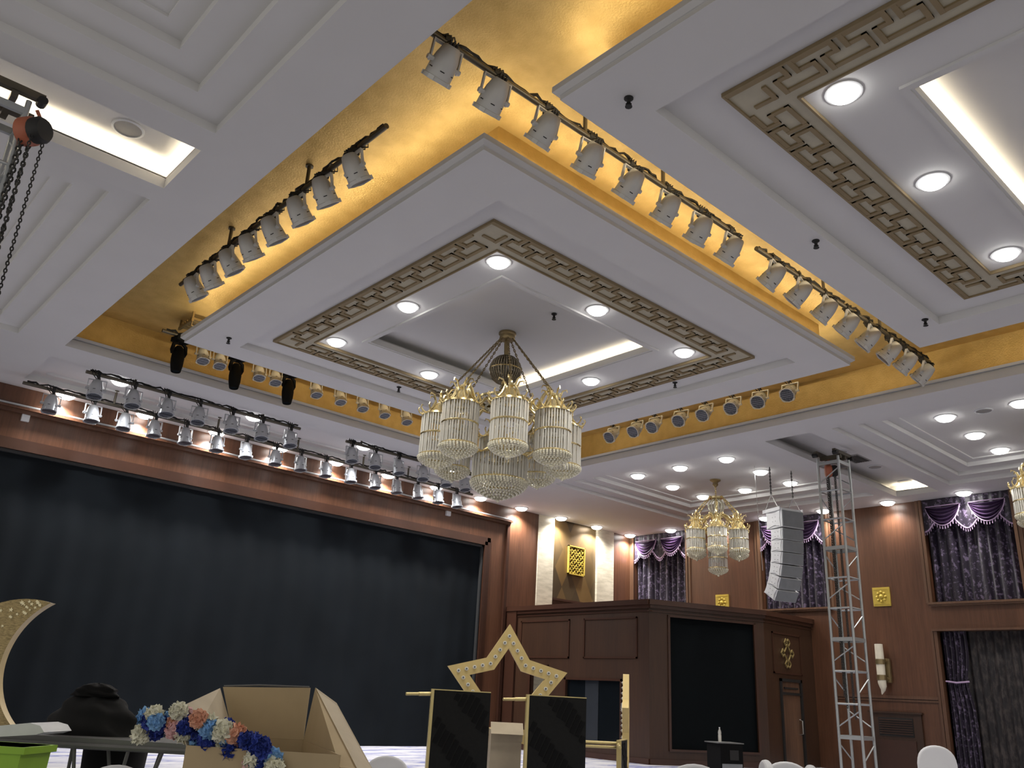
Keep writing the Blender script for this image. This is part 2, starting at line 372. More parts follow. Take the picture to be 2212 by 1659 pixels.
fret('trim_2', 5.67, 11.34, 6.91, 12.5, 6.70); fret('trim_3', 5.67, 11.34, -1.95, 3.61, 6.70)
strip('cove_strip_light', (10.11, 8.0, 6.80), (10.11, 11.3, 6.80), (.3, 0, 1), 5, wdt=.06)
strip('cove_strip_light', (6.69, 8.0, 6.81), (6.69, 9.6, 6.81), (-.1, 0, 1), 3, wdt=.04)
strip('cove_strip_light', (6.8, 2.38, 6.80), (10.05, 2.38, 6.80), (0, .3, 1), 6.5, wdt=.06)

# ------------------------------------------------------------------ stage wall
SX0, SX1, SZ = 1.6, 15.38, 5.24                              # screen opening
mb = MB(); mb.box(LX, SX0, WY, WY + .2, 0, S); mb.box(SX0, SX1, WY, WY + .2, SZ, S); mb.box(SX1, 17.47, WY, WY + .2, 0, S); mb.box(20.88, WX, WY, WY + .2, 0, S)
struct('wall_stage', mb, WOOD)
mb = MB(); mb.box(18.13, 20.09, WY + .05, WY + .2, 0, S); struct('wall_stage_tiles', mb, DIAM)
mb = MB(); mb.box(17.47, 18.13, WY - .03, WY + .2, 0, S); mb.box(20.09, 20.88, WY - .03, WY + .2, 0, S); struct('wall_stage_marble', mb, MARBLE)
mb = MB(); mb.box(18.13, 20.09, WY - .02, WY + .06, 4.05, 4.11); mb.box(18.2, 20.02, WY + .0, WY + .06, 3.95, 4.0); mb.box(18.16, 20.06, WY + .01, WY + .06, 0, 4.05)
struct('trim_4', mb, TRIMW)
# screen surround mouldings
mb = MB()
for d, p, wd in ((.0, .05, .10), (.10, .03, .12), (.80, .07, .10)):
    mb.box(SX0 - d - wd, SX1 + d + wd, WY - p, WY + .02, SZ + d, SZ + d + wd)
    mb.box(SX1 + d, SX1 + d + wd, WY - p, WY + .02, 0, SZ + d + wd); mb.box(SX0 - d - wd, SX0 - d, WY - p, WY + .02, 0, SZ + d + wd)
struct('trim_5', mb, TRIMW)
mb = MB(); mb.box(SX0 - .9, SX1 + .92, WY - .16, WY + .02, 6.02, 6.06); mb.box(SX0 - .88, SX1 + .9, WY - .1, WY + .02, 5.95, 6.02); struct('trim_6', mb, WOOD)
pipe = MB().cyl((SX0 - .9, WY - .12, 6.09), (SX1 + .9, WY - .12, 6.09), .028, n=10).build('steel_pipe', ALU, smooth=True)
tag(pipe, 'long shiny metal pipe lying on the ledge above the black stage screen', 'pipe')
def screen(u, v): x = SX0 + (SX1 - SX0) * u; return (x, WY + .13 + .010 * math.sin(x * 5.1) + .008 * math.sin(x * 11.7 + v), SZ * (1 - v))
sc = MB().grid(screen, 220, 4).build('stage_screen', BLACKF, smooth=True); tag(sc, 'huge black cloth screen filling the stage opening', 'screen')
mb = MB(); mb.box(SX0, SX1, WY + .02, WY + .10, SZ - .055, SZ); mb.box(SX1 - .05, SX1, WY + .02, WY + .10, 0, SZ); struct('trim_7', mb, plain('screen_edge_strip', (.035, .036, .036), .6))
struct('wall_stage_backing', MB().box(LX, WX, WY + .2, WY + .3, 0, GZ + .2), WOOD2)
# ------------------------------------------------------------------ right wall
WINS = [(15.96, 18.04), (11.36, 13.34), (6.62, 8.66)]
mb = MB(); ys = [WY, 18.04, 15.96, 13.34, 11.36, 8.66, 6.62, 4.0, BY]
for a, b in ((18.04, WY), (13.34, 15.96), (8.66, 11.36), (BY, 6.62)): mb.box(WX, WX + .2, a, b, 0, S)
for a, b in WINS: mb.box(WX, WX + .2, a, b, 3.3 if a < 8 else 0, 3.94)
struct('wall_right', mb, WOOD)
struct('wall_right_backing', MB().box(WX + .5, WX + .6, BY, WY + .3, 0, GZ + .2), BLACKP)
mb = MB()
for a, b in WINS:
    mb.box(WX - .13, WX + .3, a - .1, b + .1, 3.90, 3.95); mb.box(WX - .09, WX + .2, a - .04, b + .04, 3.86, 3.90)
    for y in (a, b):
        s = -1 if y == a else 1
        mb.box(WX - .05, WX + .02, min(y, y + s * .07), max(y, y + s * .07), 3.95, S); mb.box(WX - .03, WX + .02, min(y + s * .09, y + s * .16), max(y + s * .09, y + s * .16), 3.95, S)
struct('trim_8', mb, wood('sill_timber', (.10, .05, .028), (.17, .09, .05)))
mb = MB(); mb.box(WX - .12, WX + .3, 6.4, 8.74, 3.28, 3.33); mb.box(WX - .05, WX + .1, 8.64, 8.72, 0, 3.28); mb.box(WX - .03, WX + .1, 8.74, 8.8, 0, 3.28)
mb.box(WX - .04, WX + .02, 8.8, 11.4, 1.72, 1.79); mb.box(WX - .025, WX + .02, 8.8, 11.4, 1.66, 1.70); struct('trim_9', mb, wood('rail_timber', (.085, .04, .022), (.14, .07, .04)))
# ================================================================== BOOTH (control room in the corner)
spot('booth_lamp', (18.2, 16.4, 3.4), 60, size=150)
bt = thing('control_booth', 'dark wood control booth with black cloth front in the hall corner', 'booth', (16.4, 13.2, 0))
BP = Vector((16.4, 13.2, 0)); BA = Vector((16.4, 13.15)); BB = Vector((19.4, 11.92)); BH = 3.6
def loc(mb): mb.v = [(a - BP.x, b - BP.y, c) for a, b, c in mb.v]; return mb
mb = MB(); th = .12
for y0, y1, z0, z1 in ((13.15, 14.0, 0, BH), (14.0, 15.85, 1.78 + .0, BH), (14.0, 15.85, 0, .35), (15.85, 16.55, 0, BH), (16.55, 17.15, 2.05, BH), (17.15, WY, 0, BH)): mb.box(16.4, 16.4 + th, y0, y1, z0, z1)
loc(mb).build('side_wall', WOOD2, bt)
d2 = (BB - BA); L2 = d2.length; e2 = d2.normalized(); n2 = Vector((-e2.y, e2.x)); E2 = Vector((e2.x, e2.y, 0)); N2 = -Vector((n2.x, n2.y, 0)); 
O2 = Vector((BA.x, BA.y, 0)) - BP
def f2(s0, s1, z0, z1, d0, d1, mb): return mb.prism([(s0, z0), (s1, z0), (s1, z1), (s0, z1)], O2, E2, (0, 0, 1), N2, d0, d1)
mb = MB(); f2(0, L2, 0, .32, -.12, 0, mb); f2(0, L2, 3.28, BH, -.12, 0, mb); f2(0, .55, .32, 3.28, -.12, 0, mb); f2(2.95, L2, .32, 3.28, -.12, 0, mb)
mb.build('angled_front', WOOD2, bt)
f2(.5, 3.0, .3, 3.3, -.1, -.05, MB()).build('black_cloth_panel', BLACKP, bt)
mb = MB(); f2(.5, .56, .3, 3.32, 0, .03, mb); f2(2.93, 2.99, .3, 3.32, 0, .03, mb); f2(.5, 2.99, 3.27, 3.32, 0, .03, mb); f2(.5, 2.99, .29, .34, 0, .035, mb); mb.build('cloth_frame', TRIMW, bt)
mb = MB(); mb.box(19.4, 20.05, 11.92, 12.04, 0, BH); mb.box(20.05, 20.98, 11.92, 12.04, 2.0, BH); mb.box(20.98, WX, 11.92, 12.04, 0, BH); loc(mb).build('door_wall', WOOD2, bt)
# cornice
mb = MB()
for z0, z1, p in ((3.52, 3.64, .10), (3.44, 3.52, .05), (3.36, 3.39, .02)):
    mb.box(16.4 - p, 16.5, 13.1, WY, z0, z1); mb.box(19.4, WX, 11.92 - p, 12.0, z0, z1)
m2 = loc(mb)
for z0, z1, p in ((3.52, 3.64, .10), (3.44, 3.52, .05), (3.36, 3.39, .02)): f2(-.03, L2 + .03, z0, z1, -.05, p, m2)
m2.build('cornice', TRIMW, bt)
mb = MB(); mb.box(16.4, WX, 13.1, WY, BH - .05, BH - .02); loc(mb).build('booth_roof', TRIMW, bt)
def rect_mould(mb, y0, y1, z0, z1, x=16.4, t=.04, p=.022):
    mb.box(x - p, x, y0, y1, z1 - t, z1); mb.box(x - p, x, y0, y1, z0, z0 + t); mb.box(x - p, x, y0, y0 + t, z0, z1); mb.box(x - p, x, y1 - t, y1, z0, z1)
for y0, y1 in ((13.5, 15.25), (15.75, 17.6)):
    mb = MB(); rect_mould(mb, y0, y1, 2.28, 3.25); loc(mb).build('panel_moulding', TRIMW, bt)
mb = MB(); rect_mould(mb, 13.97, 15.88, .32, 1.81, t=.05, p=.03); wf = loc(mb).build('window_frame', TRIMW, bt)
mb = MB(); mb.box(16.47, 16.49, 14.0, 15.85, .35, 1.78); loc(mb).build('pane', GLASSD, wf)
mb = MB(); mb.box(16.455, 16.47, 14.78, 15.22, .35, 1.78); loc(mb).build('painted_reflection_strip', GLASSS, wf)  # reflection of a column in the pane, painted as a paler strip
mb = MB(); mb.box(16.36, 16.4, 13.15, 16.55, 0, .12); mb.box(16.36, 16.4, 17.15, WY, 0, .12); m2 = loc(mb); f2(0, L2, 0, .12, 0, .03, m2); m2.build('skirting', TRIMW, bt)
mb = MB(); mb.box(16.37, 16.42, 16.48, 16.55, 0, 2.1); mb.box(16.37, 16.42, 17.15, 17.22, 0, 2.1); mb.box(16.37, 16.42, 16.48, 17.22, 2.05, 2.12); loc(mb).build('doorway_frame', TRIMW, bt)
mb = MB(); mb.box(16.33, 16.40, 17.75, WY, 0, BH); loc(mb).build('corner_post', TRIMW, bt)
mb = MB(); yq = 11.92
for z0, z1, x0, x1 in ((3.13, 3.17, 19.75, 21.1), (2.17, 2.21, 19.75, 21.1), (2.17, 3.17, 19.75, 19.79), (2.17, 3.17, 21.06, 21.1)): mb.box(x0, x1, yq - .025, yq, z0, z1)
loc(mb).build('panel_moulding', TRIMW, bt)
kn = MB(); kc = Vector((20.42, yq - .03, 2.68)) - BP
def diam(cx, cz, r):
    pts = [(cx, cz - r * 1.25), (cx + r, cz), (cx, cz + r * 1.25), (cx - r, cz), (cx, cz - r * 1.25)]
    for a, b in zip(pts, pts[1:]):
        p, q = kc + Vector((a[0], 0, a[1])), kc + Vector((b[0], 0, b[1])); d = (q - p); ln = d.length
        kn.obox((p + q) / 2, (d.normalized(), (0, 1, 0), d.normalized().cross(Vector((0, 1, 0)))), (ln + .02, .03, .022))
diam(0, 0, .17)
for cx, cz in ((-.22, 0), (.22, 0), (-.055, .26), (.055, .26), (-.055, -.26), (.055, -.26)): diam(cx, cz, .075)
kn.build('gold_knot_emblem', KNOT, bt)
dr = MB(); dr.box(20.05, 20.98, 11.93, 11.99, 0, 2.0); dd = loc(dr).build('door', WOOD3, bt)
mb = MB(); mb.box(20.0, 20.07, 11.88, 11.95, 0, 2.06); mb.box(20.96, 21.03, 11.88, 11.95, 0, 2.06); mb.box(20.0, 21.03, 11.88, 11.95, 1.99, 2.06); mb.box(20.07, 20.96, 11.9, 11.94, 1.68, 1.74); mb.box(20.2, 20.85, 11.9, 11.94, 1.82, 1.86); loc(mb).build('door_frame', BLACKM, dd)
loc(MB().tube([(20.88, 11.93, .75), (20.88, 11.86, .78), (20.88, 11.86, 1.08), (20.88, 11.93, 1.11)], .016)).build('door_handle', STEEL, dd)

# ================================================================== CURTAINS
def window_curtain(idx, ya, yb, label, fills):
    W = yb - ya; t = thing('curtain', label, 'curtain', (WX, ya, 3.95), 0, 'purple upper window curtains'); top = S - 3.95
    def fn(u, v):
        y = W * u; f = math.sin(u * 2 * PI * 9 + .6 * math.sin(u * 21)) * .085 * (.6 + .4 * v) + .025 * math.sin(u * 57 + 3 * v)
        return (.18 + f, y, top * (1 - v) + .01)
    MB().grid(fn, 110, 12).build('curtain_panel', JAQ, t, smooth=True)
    # scalloped backing band
    def band(u, v):
        h = .42 + .38 * abs(math.cos(u * PI * 2)) ** 2.5
        return (.03 + .012 * math.sin(u * 60), W * u, top - v * h)
    MB().grid(band, 80, 6).build('valance', JAQ, t, smooth=True)
    bl = [(.015, W * i / 80, top - (.42 + .38 * abs(math.cos(i / 80 * PI * 2)) ** 2.5)) for i in range(81)]
    trim = MB().tube(bl, .018, 6)
    fr = MB()
    def fringe(pts):
        for i in range(0, len(pts), 2): p = pts[i]; fr.cyl((p[0], p[1], p[2]), (p[0], p[1], p[2] - .09), .008, .012, 4)
    fringe(bl)
    for c in (.25, .75):
        sw = .40 * W; y0 = c * W - sw / 2
        def swag(u, v, y0=y0):
            sag = .05 + v * .45; z = top - .20 - (sag) * math.sin(PI * u) ** .6
            sh = u
            return (-.05 - .05 * math.sin(PI * u) - .035 * math.sin(v * 2 * PI * 5), y0 + sw * sh, z)
        MB().grid(swag, 26, 36).build('swag', PURP, t, smooth=True)
        ed = [swag(i / 26, 1) for i in range(27)]; trim.tube(ed, .016, 5); fringe(ed)
        trim.tube([(-.06, y0, top - .2), (-.06, y0 + sw, top - .2)], .014, 5)
    trim.build('cord_trim', LILAC, t, smooth=True); fr.build('tassel_fringe', LILAC, t)
    return t
for i, (a, b) in enumerate(WINS):
    window_curtain(i, a, b, ['purple patterned curtain with swags behind the near gold chandelier at the booth corner', 'purple patterned curtain with swags behind the hanging white speaker column',
                             'purple patterned curtain with swags above the tall dark doorway curtain'][i], None)
t = thing('curtain', 'dark purple curtain gathered beside the sheer in the tall doorway', 'curtain', (WX, 6.6, 0))
def fn(u, v):
    yy = 1.98 - u * .55; pin = 1 - .18 * math.exp(-((v - .35) / .12) ** 2)
    return (.1 + .05 * math.sin(u * 2 * PI * 5), 1.98 - (1.98 - yy) * pin, 3.28 * (1 - v))
MB().grid(fn, 50, 24).build('curtain_panel', JAQ, t, smooth=True)
MB().tube([(.03, 2.0, 2.15), (.02, 1.75, 2.12), (.05, 1.48, 2.15)], .02, 6).build('tieback', LILAC, t)
def fn(u, v): return (.2 + .03 * math.sin(u * 2 * PI * 11), u * 1.98, 3.28 * (1 - v))
sh = MB().grid(fn, 90, 4).build('sheer_curtain', SHEER, smooth=True); sh.location = (WX, 6.6, 0); tag(sh, 'brown patterned sheer curtain hanging in the tall doorway', 'curtain')

# ================================================================== WALL ORNAMENTS
def plaque(c, axis, wd, hd, label, lattice):
    t = thing('wall_plaque', label, 'plaque', c, 0 if axis == 'y' else -PI / 2)
    # local: x across, -y out of the wall, z up
    mb = MB(); fr = .035
    if lattice:
        mb.box(-wd / 2, wd / 2, -.06, 0, -hd / 2, -hd / 2 + fr); mb.box(-wd / 2, wd / 2, -.06, 0, hd / 2 - fr, hd / 2); mb.box(-wd / 2, -wd / 2 + fr, -.06, 0, -hd / 2, hd / 2); mb.box(wd / 2 - fr, wd / 2, -.06, 0, -hd / 2, hd / 2)
        mb.build('frame', PLAQ, t); k = MB(); s2 = math.sqrt(.5); q = .095; tt = .026; e1 = Vector((s2, 0, s2)); e2 = Vector((s2, 0, -s2))
        hx, hz = wd / 2 - fr, hd / 2 - fr
        def bar(i, j, d, ln):
            st = 10; pts = []
            for s in range(st + 1):
                p = (e1 * i + e2 * j + (e1 if d == 0 else e2) * (ln * s / st - ln / 2)) * q
                if abs(p.x) < hx and abs(p.z) < hz: pts.append(p)
            if len(pts) > 1:
                a, b = pts[0], pts[-1]; dv = e1 if d == 0 else e2; o = e2 if d == 0 else e1
                k.obox((a + b) / 2 + Vector((0, -.025, 0)), (dv, (0, 1, 0), o), ((b - a).length + tt * .4, .03, tt))
        for i in range(-9, 10):
            for j in range(-9, 10):
                if (i + 2 * j) % 5 == 0: bar(i, j, 0, 4); bar(i, j, 1, 4)
                if (i + 2 * j) % 5 == 2: bar(i + .5, j, 0, 2.0)
        k.build('lattice', PLAQ, t)
    else:
        mb.box(-wd / 2, wd / 2, -.04, 0, -hd / 2, hd / 2); mb.build('plate', PLAQ, t); k = MB()
        k.box(-wd / 2 + .03, wd / 2 - .03, -.05, -.04, hd / 2 - .06, hd / 2 - .045); k.box(-wd / 2 + .03, wd / 2 - .03, -.05, -.04, -hd / 2 + .045, -hd / 2 + .06)
        for a in range(8):
            an = a * PI / 4; k.ball((math.cos(an) * wd * .25, -.045, math.sin(an) * hd * .25), .035, 6, 4)
        k.ball((0, -.045, 0), .06, 8, 5); k.build('relief', PLAQ, t)
    return t
plaque((19.17, WY + .04, 5.33), 'y', .74, .88, 'square gold lattice plaque on the bronze diamond tiles', True)
plaque((WX, 9.91, 4.15), 'x', .44, .47, 'small yellow gold relief plaque on wood right of the aluminium tower', False)
plaque((WX, 14.68, 4.2), 'x', .44, .47, 'small yellow gold relief plaque half hidden behind the booth roof', False)
# horn sconce
t = thing('wall_sconce', 'ivory horn wall sconce held by two brass bands', 'sconce', (WX - .22, 10.02, 2.4))
mb = MB(); mb.lathe([(.095, .58), (.1, .3), (.1, -.25)], 16); mb.tube([(0, 0, -.25), (0, .0, -.33), (0, -.015, -.42), (0, -.01, -.5), (0, .03, -.6)], [.1, .098, .085, .055, .012], 16)
mb.build('horn', IVORY, t, smooth=True)
mb = MB(); mb.lathe([(.108, .22), (.112, .1)], 16, cap=True); mb.lathe([(.108, -.15), (.11, -.27)], 16); mb.build('band', BRASSD, t, smooth=True)
mb = MB(); mb.box(.12, .2, -.17, -.05, -.32, .24); mb.cyl((.05, -.08, .2), (.2, -.11, .2), .05); mb.cyl((.05, -.08, -.24), (.2, -.11, -.24), .05); mb.build('bracket', BRASSD, t)
# air grille cabinet
t = thing('air_grille_cabinet', 'dark wood wall cabinet with louvred air grille beside the aluminium tower', 'cabinet', (WX - .004, 9.85, 0))
mb = MB(); mb.box(-.06, 0, -.62, .62, 0, 1.42); mb.box(-.1, 0, -.66, .66, 1.38, 1.42); mb.build('carcass', WOOD2, t)
mb = MB(); mb.box(-.075, -.05, -.42, .42, .86, 1.28); mb.build('grille_opening', BLACKM, t)
mb = MB()
for k in range(7): mb.obox((-.08, 0, .92 + k * .052), ((0, 1, 0), (.8, 0, .6), (-.6, 0, .8)), (.8, .03, .008))
mb.build('louvre', TRIMW, t)
mb = MB(); mb.box(-.085, -.06, -.45, .45, .05, .78); mb.build('lower_panel', TRIMW, t)
for (u, v), lab in (((55, 902), 'small white sensor box on the wood fascia at the left'), ((968, 1108), 'small white sensor box on the wood fascia near the screen corner')):
    p = on_y(u, v, WY - .03); tag(MB().box(p.x - .07, p.x + .07, WY - .07, WY, p.z - .08, p.z + .08).build('sensor_box', WPLAST), lab, 'sensor')

# ================================================================== DOWNLIGHTS
def disc_light(r):
    mb = MB(); mb.lathe([(r * 1.22, 0), (r * 1.22, -.012), (r * 1.02, -.018), (r * 1.0, -.004)], 28, cap=False); me = mb
    return me
_dl = {}
def downlight(x, y, z, label, r=.13, energy=None, group='round ceiling downlights', tint=(1, .96, .90), size=140):
    t = thing('downlight', label, 'light', (x, y, z), 0, group)
    if r not in _dl:
        a = disc_light(r).build('trim_ring', WPLAST, t, smooth=True); b = MB().lathe([(r, -.012), (r * .92, -.012 - r * .22), (r * .7, -.012 - r * .38), (r * .35, -.012 - r * .47), (0.0001, -.012 - r * .5)], 28).build('lit_lens', DISC, t, smooth=True); _dl[r] = (a, b)  # glowing lens oversized and domed, its shape standing in for bloom
    else:
        for q in _dl[r]: c = q.copy(); COL.objects.link(c); c.parent = t
    spot('downlight_lamp', (0, 0, -.12), energy or E_SPOT, t, col=tint, size=size)
    return t
GX, GY = (6.41, 8.37, 10.49), (7.65, 9.71, 11.75)
PN = {(0, 0): 'at the nearest corner of the central fret square', (0, 1): 'midway along the left side of the central fret square', (0, 2): 'at the left corner of the central fret square', (1, 0): 'midway along the right side of the central fret square',
      (2, 0): 'at the right corner of the central fret square', (2, 1): 'right of the big chandelier inside the central fret square', (1, 2): 'left of the big chandelier inside the central fret square', (2, 2): 'behind the big chandelier inside the central fret square'}
for (i, j), lb in PN.items(): downlight(GX[i], GY[j], 6.70, 'round lit downlight ' + lb, .14)
for i, x in enumerate(GX): downlight(x, 2.81, 6.70, 'round lit downlight, %s beside the glowing cove in the second fret panel' % ('largest', 'middle', 'farthest')[i], .14)
for i, x in enumerate((16.54, 18.0, 19.38)):
    for j, y in enumerate((10.92, 12.26, 13.6)):
        if (i, j) != (1, 1):
            downlight(x, y, 6.80, 'round lit downlight around the small chandelier, %s row from recess, %s from truss tower' % (ORD[i], ORD[j]), .165, 130)
        k = (x, y - 7.66)
        if (i, j) != (1, 1): downlight(k[0], k[1] - .0, 6.80, 'round lit downlight in far right coffer, %s row from recess, %s from frame edge' % (ORD[i], ORD[j]), .165, 130)
for i, y in enumerate((18.05, 16.32, 14.62, 12.95, 11.16, 9.39, 7.52)):
    if i: downlight(WX - .29, y, S, 'round lit downlight by the curtained wall, %s from the hall corner' % ORD[i], .165, E_WALL, 'downlights along the walls', size=150)
for i, x in enumerate((3.97, 5.55, 7.15, 8.72, 10.25, 11.8, 13.38, 14.95, 16.53, 18.2, 19.81, 21.45)):
    downlight(x, 17.97, S, 'round lit downlight along the stage wall, %s from the left' % ORD[i], .165, 420, 'downlights along the walls', (1, .97, .95), size=150)
for i, x in enumerate((4.55, 7.35, 10.15, 12.95)): downlight(x, 16.62, S + .14, 'round lit downlight above the stage spotlights, %s from the left' % ORD[i], .16, 170, tint=(.93, .96, 1))

# ================================================================== SPOTLIGHTS ON PIPES
def par_proto(mat, tilt, lens=True):
    """hangs from a pipe along local X at the origin; the lamp throws towards local -Z tipped to +Y by tilt"""
    t = bpy.data.objects.new('stage_spotlight', None); COL.objects.link(t)
    mb = MB(); mb.lathe([(.036, -.025), (.036, .025)], 12, Matrix.Rotation(PI / 2, 4, 'Y')); mb.box(-.018, .018, -.02, .02, -.075, -.02); mb.cyl((0, 0, -.07), (0, 0, -.10), .012); mb.build('clamp', BLACKM, t)
    pv = Vector((0, 0, -.235)); R = Matrix.Translation(pv) @ Matrix.Rotation(tilt, 4, 'X'); yk = MB(); wv = .128
    ty = Matrix.Rotation(tilt * .35, 4, 'X')
    P = lambda x, z: ty @ Vector((x, 0, z)) 
    off = pv - ty @ Vector((0, 0, -.235))
    for a, b in (((-wv, -.085), (wv, -.085)), ((-wv, -.085), (-wv, -.25)), ((wv, -.085), (wv, -.25))):
        p, q = P(*a) + off, P(*b) + off; d = (q - p).normalized(); yk.obox((p + q) / 2, (d, d.cross(Vector((0, 1, 0))).normalized() if abs(d.y) < .9 else Vector((1, 0, 0)), Vector((0, 1, 0))), ((q - p).length + .012, .012, .03))
    yk.build('yoke', mat, t)
    bd = MB(); bd.lathe([(.0001, .15), (.055, .15), (.072, .135), (.096, .055), (.106, -.02), (.109, -.10), (.116, -.105), (.118, -.135), (.106, -.137), (.103, -.125)], 12, R, cap=False)
    for s in (-1, 1): bd.cyl(R @ Vector((s * .09, 0, 0)), R @ Vector((s * .15, 0, 0)), .02, n=8)
    for a in range(4): an = a * PI / 2 + PI / 4; bd.obox(R @ Vector((math.cos(an) * .115, math.sin(an) * .115, -.12)), [R.to_3x3() @ Vector(k) for k in ((math.cos(an), math.sin(an), 0), (-math.sin(an), math.cos(an), 0), (0, 0, 1))], (.02, .05, .035))
    bd.build('housing', mat, t, smooth=True)
    MB().lathe([(.104, -.126), (.0001, -.126)], 20, R, cap=False).build('lens', LENS, t)
    vt = MB()
    for a in range(0, 12, 2):
        an = (a + .5) * PI / 6
        for dz in (-.05,): vt.obox(R @ Vector((math.cos(an) * .1035, math.sin(an) * .1035, dz)), [R.to_3x3() @ Vector(k) for k in ((math.cos(an), math.sin(an), 0), (-math.sin(an), math.cos(an), 0), (0, 0, 1))], (.006, .036, .008))
    vt.build('vent_grille', BLACKM, t)
    cb = MB()
    for k in (-1, 0, 1):
        p = R @ Vector((k * .028, 0, .14)); q = R @ Vector((k * .028, 0, .19))
        cb.tube([p, q, Vector((k * .05 + .05, .05, -.01)), Vector((k * .04 + .07, .03, .06)), Vector((k * .03 + .03, -.02, .05)), Vector((k * .03 - .02, -.03, .0))], .007, 5)
        cb.cyl(p, R @ Vector((k * .028, 0, .17)), .013, n=6)
    cb.build('cable', BLACKM, t, smooth=True)
    return t
def place_par(proto, loc, rz, label, group, sc=1.2):
    if proto.get('used') is None: o = proto; proto['used'] = 1
    else: o = copy_tree(proto)
    o.location = loc; o.rotation_euler = (0, 0, rz); o.scale = (sc, sc, sc); tag(o, label, 'spotlight', group); return o
def pipe_thing(label, p0, p1, rods, ceil_z, mat=PIPE, cable=True, r=.032):
    p0, p1 = Vector(p0), Vector(p1); t = thing('lighting_pipe', label, 'pipe', p0); L = p1 - p0
    MB().cyl((0, 0, 0), L, r, n=12).build('tube', mat, t, smooth=True)
    for f in rods:
        p = L * f; m = MB().cyl(p, p + Vector((0, 0, ceil_z - p0.z - L.z * f)), .024, n=8); m.cyl(p + Vector((0, 0, ceil_z - p0.z - L.z * f - .02)), p + Vector((0, 0, ceil_z - p0.z - L.z * f)), .05, n=8); m.build('drop_rod', mat, t, smooth=True)
    if cable:
        d = L.normalized(); sd = Vector((0, 0, 1)).cross(d); n = int(L.length / .07); rnd = random.Random(3)
        pts = [d * (L.length * i / n) + Vector((0, 0, r + .006 + rnd.random() * .035)) + sd * (rnd.random() - .5) * .05 for i in range(1, n)]
        m = MB().tube(pts, [.010 + .012 * rnd.random() for _ in pts], 5); m.tube([p + Vector((0, 0, -.012)) + sd * .02 * math.sin(i) for i, p in enumerate(pts)], .008, 5); m.build('cable_bundle', BLACKM, t, smooth=True)
    return t
T = math.radians
# pipe between the two panels (along X), lamps thrown towards the stage
Z1 = 6.93; Y1 = 5.18
pipe_thing('long dark pipe with eight spotlights crossing the gold recess between panels', (3.34, Y1, Z1 - .02), (8.3, Y1, Z1), (.42, .69), GZ)
pipe_thing('shorter dark pipe of spotlights ending at the far gold wall', (8.72, Y1, Z1), (14.05, Y1, Z1 + .05), (.33, .66), GZ)
pA = par_proto(GREY, T(46)); pB = par_proto(GREY, T(50))
for i, (u, v) in enumerate(((955, 135), (1063, 200), (1173, 265), (1270, 330), (1357, 390), (1437, 443), (1507, 490), (1573, 530))):
    x = on_y(u, v, Y1 + .03).x; place_par(pA, (x, Y1, Z1), T(random.uniform(-7, 7)), 'grey spotlight, %s from the upper end of the long pipe between panels' % ORD[i], 'spotlights between the panels')
for i, (u, v) in enumerate(((1665, 590), (1722, 628), (1778, 658), (1826, 690), (1872, 720), (1917, 745), (1952, 768), (1988, 785))):
    x = on_y(u, v, Y1 + .03).x; place_par(pB, (x, Y1, Z1 + .02), T(random.uniform(8, 22)), 'grey spotlight, %s from the upper end of the short pipe by far wall' % ORD[i], 'spotlights between the panels')
XL = 3.86; ZL = 6.92
pipe_thing('dark pipe of spotlights running along the left side of the gold recess', (XL, 6.62, ZL), (XL, 12.15, ZL), (.31, .70), GZ)
pC = par_proto(GREY, T(38))
for i, (u, v) in enumerate(((765, 375), (700, 415), (645, 455), (590, 490), (540, 528), (497, 563), (455, 590), (420, 620))):
    y = on_x(u, v, XL).y; place_par(pC, (XL, y, ZL), -PI / 2 + T(random.uniform(-8, 8)), 'grey spotlight, %s from the bare pipe end on the left gold pipe' % ORD[i], 'spotlights on the left pipe')
XR = 13.3
pipe_thing('dark pipe of spotlights behind the right edge of the central panel', (XR, 6.9, 7.02), (XR, 12.2, 7.02), (.2, .8), GZ)
pD = par_proto(CREAM, T(50))
for i, (u, v) in enumerate(((1323, 935), (1374, 922), (1414, 910), (1470, 897), (1523, 886), (1583, 873), (1641, 858), (1705, 842))):
    y = on_x(u, v, XR).y; place_par(pD, (XR, y, 7.02), PI / 2 + T(random.uniform(0, 14)), 'cream spotlight below the right panel edge, %s from the big chandelier' % ORD[i], 'spotlights on the right pipe')
YS = 14.3
pipe_thing('dark pipe of spotlights behind the stage edge of the central panel', (4.4, YS, 6.97), (11.5, YS, 6.97), (.1, .5, .9), GZ)
pE = par_proto(CREAM, T(22))
for i, (u, v) in enumerate(((438, 770), (475, 780), (560, 805), (595, 816), (683, 842), (735, 858), (783, 872), (830, 886), (878, 900))):
    x = on_y(u, v, YS).x; place_par(pE, (x, YS, 6.97), PI + T(random.uniform(-5, 5)), 'cream spotlight with dotted lens below the panel stage edge, %s from the left' % ORD[i], 'spotlights on the stage side pipe', 1.0)
